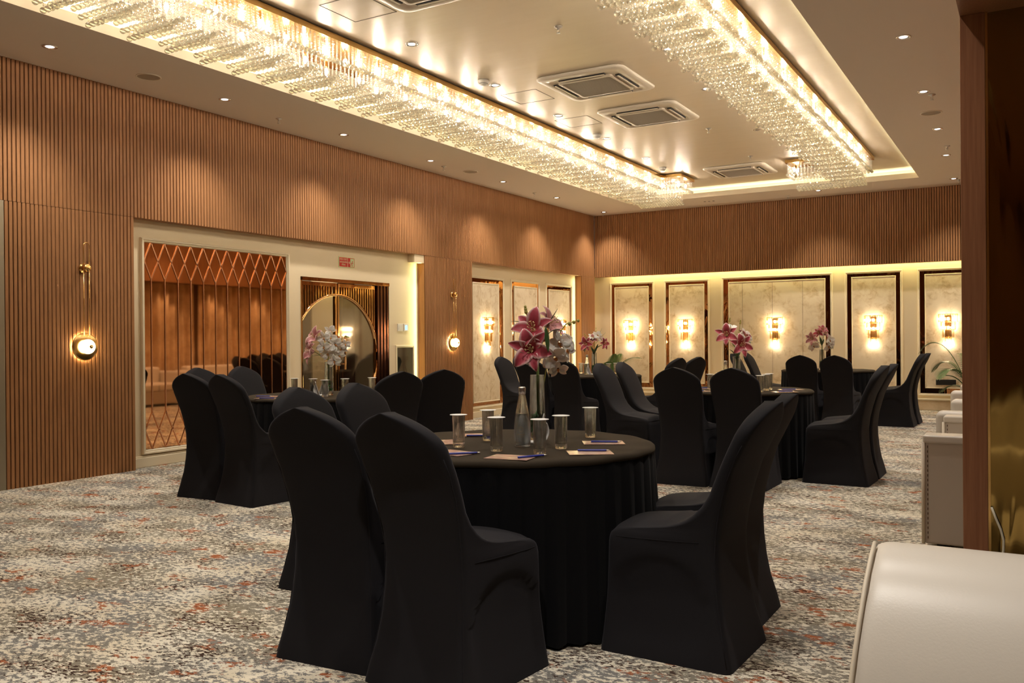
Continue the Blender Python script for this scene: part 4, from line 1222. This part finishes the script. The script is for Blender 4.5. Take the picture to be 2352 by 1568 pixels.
# door table
VB = (-5.45, 5.97, TH + .001)
make_vase('clear vase with pale lilies and white orchids on the door table', VB, h=.30)
S = .115
bouquet((VB[0], VB[1], TH + .016),
    [('lily_pale', rel(-.10, 0, .49), toward(-.6, -.6, .5), .13), ('lily_pale', rel(-.12, -.03, .38), toward(-.9, -.5, .1), .14)] +
    [('orchid', rel(a, b, z), toward(a * 3, -1, z - .42), s_) for a, b, z, s_ in ((.02, -.02, .56, .10), (-.03, -.05, .50, .11), (.03, -.04, .50, .10), (-.03, -.06, .42, .115), (.07, -.05, .44, .12), (.11, -.02, .40, .11), (.0, -.04, .36, .11), (.10, -.03, .34, .10), (.06, 0, .36, .11), (.06, -.04, .29, .11), (.155, -.02, .44, .085))],
    [(rel(-.02, 0, .42), rel(-.10, -.04, .44), .02, .016), (rel(0, 0, .3), rel(-.15, -.04, .33), .03, .01), (rel(0, 0, .45), rel(.09, -.01, .54), .0, .016)],
    [[rel(.01, 0, .03), rel(.02, 0, .25), rel(.04, 0, .36), rel(.10, 0, .46), rel(.15, 0, .52), rel(.18, 0, .51)], [rel(-.005, 0, .03), rel(0, 0, .3), rel(.0, 0, .45), rel(.02, 0, .56)]],
    'pale pink lilies on the table before the glass door', 'cluster of white orchids on the table before the glass door', 40)
# middle right table
VB = (-2.40, 8.20, TH + .001)
make_vase('clear vase with two bright pink lilies on the middle right table', VB, h=.31)
bouquet((VB[0], VB[1], TH + .016),
    [('lily', rel(-.09, -.02, .49), toward(-.4, -.9, .3), .125), ('lily', rel(.02, -.06, .40), toward(.1, -1, .1), .13), ('lily_pale', rel(.06, .04, .46), toward(.6, .2, .5), .10),
     ('orchid', rel(-.05, .03, .56), toward(-.2, -.5, .9), .11), ('orchid', rel(.08, .02, .50), toward(.4, -.8, .4), .11), ('orchid', rel(.12, .0, .46), toward(.8, -.6, .2), .09)],
    [(rel(.02, 0, .36), rel(.15, -.02, .42), .03, .014), (rel(.0, 0, .28), rel(-.08, -.02, .36), .02, .012), (rel(0, 0, .26), rel(.03, -.03, .36), .0, .024), (rel(0, 0, .26), rel(-.02, .0, .36), .0, .024)],
    [[rel(0, 0, .03), rel(0, 0, .3), rel(-.03, .02, .5), rel(-.06, .02, .62), rel(-.055, .02, .66)], [rel(.005, 0, .03), rel(.01, 0, .3), rel(.03, .02, .5), rel(.04, .02, .60), rel(.045, .02, .64)]],
    'two bright pink lilies with white edges on the middle right table', 'white orchids behind the lilies on the middle right table', 60)
# far left table
VB = (-5.15, 10.90, TH + .001)
make_vase('clear vase with a mixed pink bouquet on the far left table', VB, h=.30)
bouquet((VB[0], VB[1], TH + .016),
    [('lily', rel(-.10, -.03, .40), toward(-.5, -.9, .1), .12), ('lily', rel(.12, .0, .40), toward(.6, -.8, .2), .10), ('lily_pale', rel(-.02, .0, .45), toward(0, -.7, .6), .09),
     ('orchid', rel(-.02, 0, .50), toward(-.1, -.7, .8), .12), ('orchid', rel(.04, -.02, .52), toward(.2, -.8, .5), .12), ('orchid', rel(-.12, -.02, .35), toward(-.5, -.8, -.3), .10), ('orchid', rel(.09, -.02, .47), toward(.5, -.8, .3), .10)],
    [(rel(.0, 0, .28), rel(.13, -.02, .36), .05, .018), (rel(.02, 0, .40), rel(.11, .0, .62), .0, .018), (rel(.0, 0, .38), rel(.16, .0, .56), .0, .014), (rel(0, 0, .26), rel(.05, -.04, .40), .0, .026), (rel(0, 0, .26), rel(-.04, -.03, .36), .0, .022)],
    [[rel(0, 0, .03), rel(0, 0, .3), rel(-.08, 0, .48), rel(-.13, 0, .54)], [rel(0, 0, .03), rel(0, 0, .3), rel(.02, .02, .5), rel(.03, .02, .62)]],
    'pink lilies with dark leaves on the far left table', 'white orchids on top of the far left table bouquet', 80)
# farthest table
VB = (-2.70, 13.60, TH + .001)
make_vase('clear vase with a faded pink and white bouquet on the farthest table', VB, h=.30)
bouquet((VB[0], VB[1], TH + .016),
    [('lily', rel(.0, -.02, .56), toward(.1, -.6, .8), .10), ('lily', rel(-.04, 0, .52), toward(-.4, -.7, .5), .10), ('lily_pale', rel(-.14, -.02, .44), toward(-.7, -.7, .2), .12), ('lily_pale', rel(.03, .0, .50), toward(.5, -.5, .5), .10),
     ('orchid', rel(-.13, -.02, .34), toward(-.4, -.9, -.2), .15), ('orchid', rel(.11, -.02, .42), toward(.4, -.9, .1), .16), ('orchid', rel(.09, -.02, .33), toward(.3, -.9, -.3), .16), ('orchid', rel(.14, 0, .37), toward(.7, -.7, 0), .14)],
    [(rel(0, 0, .34), rel(-.04, -.03, .48), .0, .018), (rel(0, 0, .34), rel(.02, -.03, .44), .0, .02)],
    [[rel(0, 0, .03), rel(0, 0, .3), rel(-.12, 0, .42), rel(-.22, 0, .46)]],
    'faded pink lilies in the vase on the farthest table', 'cream orchids spreading wide in the vase on the farthest table', 100)

# folded napkins beside the vases
def napkin(x, y, rz, label, s=1.0):
    t = thing('folded_napkin', label, 'napkin', (x, y, TH + .001), rz, 'folded white napkins beside the vases')
    g = G()
    for sg_ in (-1, 1):
        rows = []
        for i in range(9):
            v_ = i / 8; row = []
            for j in range(7):
                u_ = j / 6
                wv = .085 * sin(pi * min(1, .15 + v_ * .85)) ** .6
                x_ = sg_ * (.006 + v_ * .040 + u_ * wv * .55 * (1 - v_ * .4)); y_ = -.02 + .035 * sin(pi * u_) * (1 - v_ * .6)
                z_ = v_ * (.115 - .03 * u_) + .0
                row.append((x_ * s, y_ * s, z_ * s))
            rows.append(row)
        g.grid(rows)
    g.tube([(-.02 * s, 0, .006), (.02 * s, 0, .006)], .008, 8)
    o = g.build('folded_cloth', M['napkin'], t); sm = o.modifiers.new('thickness', 'SOLIDIFY'); sm.thickness = .002
    return t
napkin(-2.02, 3.59, radians(31), 'folded white napkin behind the bottle and vase on the nearest table', 1.25)
napkin(-5.43, 5.86, radians(20), 'white winged napkin at the foot of the vase on the door table', 1.15)
napkin(-5.60, 5.98, radians(50), 'white folded napkin left of the winged one on the door table', 1.05)
napkin(-2.32, 8.12, radians(40), 'folded white napkin right of the vase on the middle right table', 1.1)
napkin(-5.13, 10.79, radians(31), 'white winged napkin before the vase on the far left table', 1.3)

# notepads and pens
def notepad(x, y, rz, label, pen_label, pen_off=(.0, .05), pen_rz=0, w_=.19, d_=.135):
    o = G().box(-w_ / 2, w_ / 2, -d_ / 2, d_ / 2, 0, .002).build('notepad', M['pad'], loc=(x, y, TH + .0015)); o.rotation_euler = (0, 0, radians(rz))
    tag(o, label, 'notepad', 'printed notepads on the tables')
    a = radians(rz); px_ = x + pen_off[0] * cos(a) - pen_off[1] * sin(a); py_ = y + pen_off[0] * sin(a) + pen_off[1] * cos(a)
    t = thing('pen', pen_label, 'pen', (px_, py_, TH + .0015 + .002 + .0046), radians(rz + pen_rz), 'blue pens on the notepads')
    g = G(); g.lathe([(.0035, -.068), (.0045, -.066), (.0045, .052), (.0038, .056)], 12, axis='X'); g.build('barrel', M['pen'], t)
    g = G(); g.lathe([(.0038, .056), (.0028, .066), (.0008, .073)], 12, axis='X'); g.build('tip', M['steel'], t)
# right, front-right, front, left ones on the nearest table
notepad(-1.735, 3.765, 30, 'notepad at the right rim of the nearest table, farther of two', 'blue pen on the farther right notepad of the nearest table', (.01, -.005), -6)
notepad(-1.635, 3.41, 33, 'notepad at the right rim of the nearest table, nearer the edge', 'blue pen on the nearer right notepad of the nearest table', (.02, .035), -8)
notepad(-1.86, 3.13, 8, 'notepad at the front rim of the nearest table, centre', 'blue pen slanting across the right end of the front notepad', (.085, .02), 52)
notepad(-2.42, 3.44, -40, 'notepad behind the leftmost tumbler on the nearest table', 'blue pen on the left notepad behind the front chair', (-.04, -.06), 0)
notepad(-2.155, 3.14, -12, 'notepad beside the front chair back on the nearest table', 'blue pen slanting on the notepad beside the front chair back', (.075, -.01), 55)
notepad(-2.45, 3.78, 30, 'notepad at the far left of the nearest table between two tumblers', 'blue pen on the far left notepad of the nearest table', (.02, -.075), 0)
notepad(-5.83, 5.62, 20, 'notepad at the left rim of the door table, farther one', 'blue pen on the farther notepad of the door table', (-.03, -.05), 6)
notepad(-5.64, 5.42, 20, 'notepad at the left rim of the door table, nearer one', 'blue pen on the nearer notepad of the door table', (.02, -.05), 12)
notepad(-1.93, 8.32, 31, 'notepad at the right rim of the middle right table, farther one', 'blue pen on the farther right notepad of the middle right table', (-.02, -.02), 0, .21)
notepad(-1.90, 7.96, 31, 'notepad at the right rim of the middle right table, nearer one', 'blue pen on the nearer right notepad of the middle right table', (.02, .02), 0, .21)
notepad(-2.74, 8.20, 31, 'notepad between the two front chair backs, farther one', 'blue pen on the farther notepad between the front chair backs', (.0, 0), 0)
notepad(-2.62, 7.78, 31, 'notepad between the two front chair backs, nearer one', 'blue pen on the nearer notepad between the front chair backs', (-.02, 0), 0)

# ------------------------------------------------------------------ white leather seats at the right
def arm_sofa(y0, y1, x0, x1, h, label, plain=False):
    """two-seater facing the room (-X); its near arm faces the camera"""
    t = thing('leather_sofa', label, 'sofa', ((x0 + x1) / 2, (y0 + y1) / 2, 0), 0, 'white leather sofas along the right wall')
    cx, cy_ = (x0 + x1) / 2, (y0 + y1) / 2; hx, hy = (x1 - x0) / 2, (y1 - y0) / 2
    for s_, nm in ((-1, 'armrest'), (1, 'armrest')):
        ya, yb_ = (-hy, -hy + .17) if s_ < 0 else (hy - .17, hy)
        G().box(-hx, hx, ya, yb_, .03, h).build(nm, M['leather_grey'] if plain else M['leather'], t, bevel=.012 if plain else .045, seg=5)
        if plain:
            a = G().box(-hx - .008, hx + .008, ya - .008, yb_ + .008, h - .035, h + .012).build('arm_cap', M['leather'], t, bevel=.012, seg=3)
            g = G(); g.tube([(-hx - .006, ya - .004, .03), (-hx - .006, ya - .004, h - .03)], .010, 8)
            g.build('piping', M['piping'], t)
            g = G()
            for k in range(20): g.box(-hx + .016, -hx + .020, ya - .0025, ya, .06 + k * .028, .074 + k * .028)
            g.build('stitching', M['seam'], t)
    G().box(hx - .2, hx, -hy + .17, hy - .17, .03, h + .08).build('backrest', M['leather'], t, bevel=.05, seg=5)
    G().box(-hx + .02, hx - .2, -hy + .172, hy - .172, .05, .30).build('base', M['leather_grey'], t, bevel=.02)
    n = max(1, round((2 * hy - .34) / .62)); d_ = (2 * hy - .346) / n
    for k in range(n): G().box(-hx, hx - .2, -hy + .173 + k * d_ + .002, -hy + .173 + (k + 1) * d_ - .002, .30, .44).build('seat_cushion', M['leather'], t, bevel=.035, seg=4)
    for sx in (-1, 1):
        for sy in (-1, 1): G().box(sx * (hx - .08) - .02, sx * (hx - .08) + .02, sy * (hy - .08) - .02, sy * (hy - .08) + .02, 0, .03).build('foot', M['black'], t)
    return t
arm_sofa(5.69, 7.25, -.555, .30, .655, 'white leather sofa with a flat shaded taupe arm panel, left of the pillar', plain=True)
arm_sofa(7.55, 9.15, -.655, .25, .665, 'white rounded leather sofa arm behind the one with the shaded taupe arm', plain=False)
arm_sofa(10.40, 12.0, -.76, .22, .665, 'farthest white leather sofa, its rounded arm just left of the pillar')
arm_sofa(12.3, 14.0, -.70, .22, .665, 'white leather sofa along the curtains, seen only in the bronze mirror')
# nearest seat: padded back with sloping rolled top, facing away
t = thing('leather_armchair', 'large white leather armchair back filling the bottom right corner', 'armchair', (.235, 2.89, 0))
prof = [(-.66, .02), (-.665, .08), (-.655, .20), (-.635, .32), (-.60, .44), (-.555, .53), (-.50, .618), (-.43, .672), (-.36, .697), (-.30, .696), (-.265, .67), (-.25, .58), (-.25, .30), (-.25, .02)]
xs = [-.600, -.590, -.575, -.555, -.4, -.1, .2, .5, .62, .64, .65]
sh_ = [.985, .993, .998, 1, 1, 1, 1, 1, .998, .993, .985]
def pxx(x, z): return x + (-.055 * max(0, (.66 - z)) / .66 if x < 0 else 0)
rows = []
for x, s_ in zip(xs, sh_):
    rows.append([(pxx(x, z), -.455 + (y_ + .455) * (s_ - .10 * (1 - s_) * 20 * .3), .02 + (z - .02) * s_) for y_, z in prof])
g = G(); g.grid(rows)
for ri in (0, -1): 
    g.add(rows[ri], [tuple(range(len(prof))) if ri else tuple(reversed(range(len(prof))))])
bo = g.build('backrest', M['leather'], t); bo.modifiers.new('sub', 'SUBSURF').levels = 1; bo.modifiers['sub'].render_levels = 1
g = G(); g.tube([(pxx(-.603, z), -.455 + (y_ + .455) * .97 - .004, z) for y_, z in prof[:9]], .006, 8); g.build('piping', M['piping'], t)
for s_ in (-.52, .44): G().box(s_, s_ + .14, -.24, .50, .05, .47).build('armrest', M['leather'], t, bevel=.04, seg=4)
G().box(-.37, .43, -.24, .50, .08, .40).build('seat', M['leather'], t, bevel=.04, seg=4)
for sx in (-.52, .56):
    for sy in (-.55, .42): G().box(sx - .02, sx + .02, sy - .02, sy + .02, 0, .09).build('foot', M['black'], t)

# ------------------------------------------------------------------ palms
def frond(parent, base, az, length, rise, droop, m_=None):
    d = Vector((cos(az), sin(az), 0)); pts = []
    n = 30
    for i in range(n + 1):
        s_ = i / n; pts.append(Vector(base) + d * length * s_ + Vector((0, 0, rise * s_ - droop * s_ * s_)))
    g = G(); g.tube([tuple(p_) for p_ in pts], [.006 * (1 - .8 * i / n) for i in range(n + 1)], 5)
    side = Vector((-d.y, d.x, 0))
    for i in range(5, n + 1):
        s_ = i / n; L_ = .26 * sin(pi * min(1, .12 + s_ * .82)) ; p_ = pts[i]; tan = (pts[i] - pts[i - 1]).normalized()
        for sg_ in (-1, 1):
            dirv = (tan * .62 + side * sg_ * .72 + Vector((0, 0, .10))).normalized(); rows = []
            wv = tan.cross(dirv).normalized().cross(dirv)
            for j in range(5):
                q = j / 4; c_ = p_ + dirv * L_ * q + Vector((0, 0, -.10 * q * q * L_ * 3)); ww = .0085 * sin(pi * min(1, q * .9 + .1)) + .0008
                rows.append([tuple(c_ - wv * ww), tuple(c_ + wv * ww + Vector((0, 0, .003)))])
            g.grid(rows)
    return g.build('frond', M['palm'], parent)
def palm(x, y, label, fr, seed):
    t = thing('potted_palm', label, 'plant', (x, y, 0), 0, 'potted palms in the room corners')
    g = G(); g.lathe([(.001, 0), (.13, 0), (.15, .02), (.19, .36), (.20, .38), (.18, .38), (.17, .34), (.001, .34)], 32, cap=False); g.build('pot', M['pot'], t)
    g = G(); g.lathe([(.001, .345), (.172, .345)], 24, cap=False); g.build('soil', M['earth'], t)
    for k, (az, ln_, rs, dp) in enumerate(fr):
        h = .34
        b_ = (.03 * cos(az), .03 * sin(az), h); frond(t, b_, az, ln_, rs, dp)
    return t
palm(-.82, 15.45, 'potted palm in front of the last wallpaper panel, beside the pillar', [(radians(180), .72, 2.30, 1.66), (radians(165), .55, 1.5, 1.15), (radians(195), .42, .75, .50), (radians(215), .50, 1.2, .95), (radians(100), .45, 1.4, .8), (radians(20), .55, 1.5, 1.0), (radians(300), .45, 1.1, .9), (radians(170), .40, .45, .42)], 1)
palm(-7.05, 15.55, 'potted palm in the far left corner behind the flowers', [(radians(-8), .66, 1.22, .68), (radians(-60), .12, .55, .1), (radians(-130), .20, .6, .2), (radians(-30), .18, .75, .15), (radians(60), .25, .9, .3)], 2)

# seat behind the camera, facing the pillar mirror
arm_sofa(-1.9, -.9, -.95, 1.1, .70, 'white leather sofa behind the camera, seen only in the dark pillar mirror')
spot((-.2, -.9, ZC - .02), 30)  # unseen spot, added to light the sofa for the pillar mirror
for y in (10.9, 12.2, 13.5, 14.8): spot((.16, y, ZH + .09), 9, 90, .5)
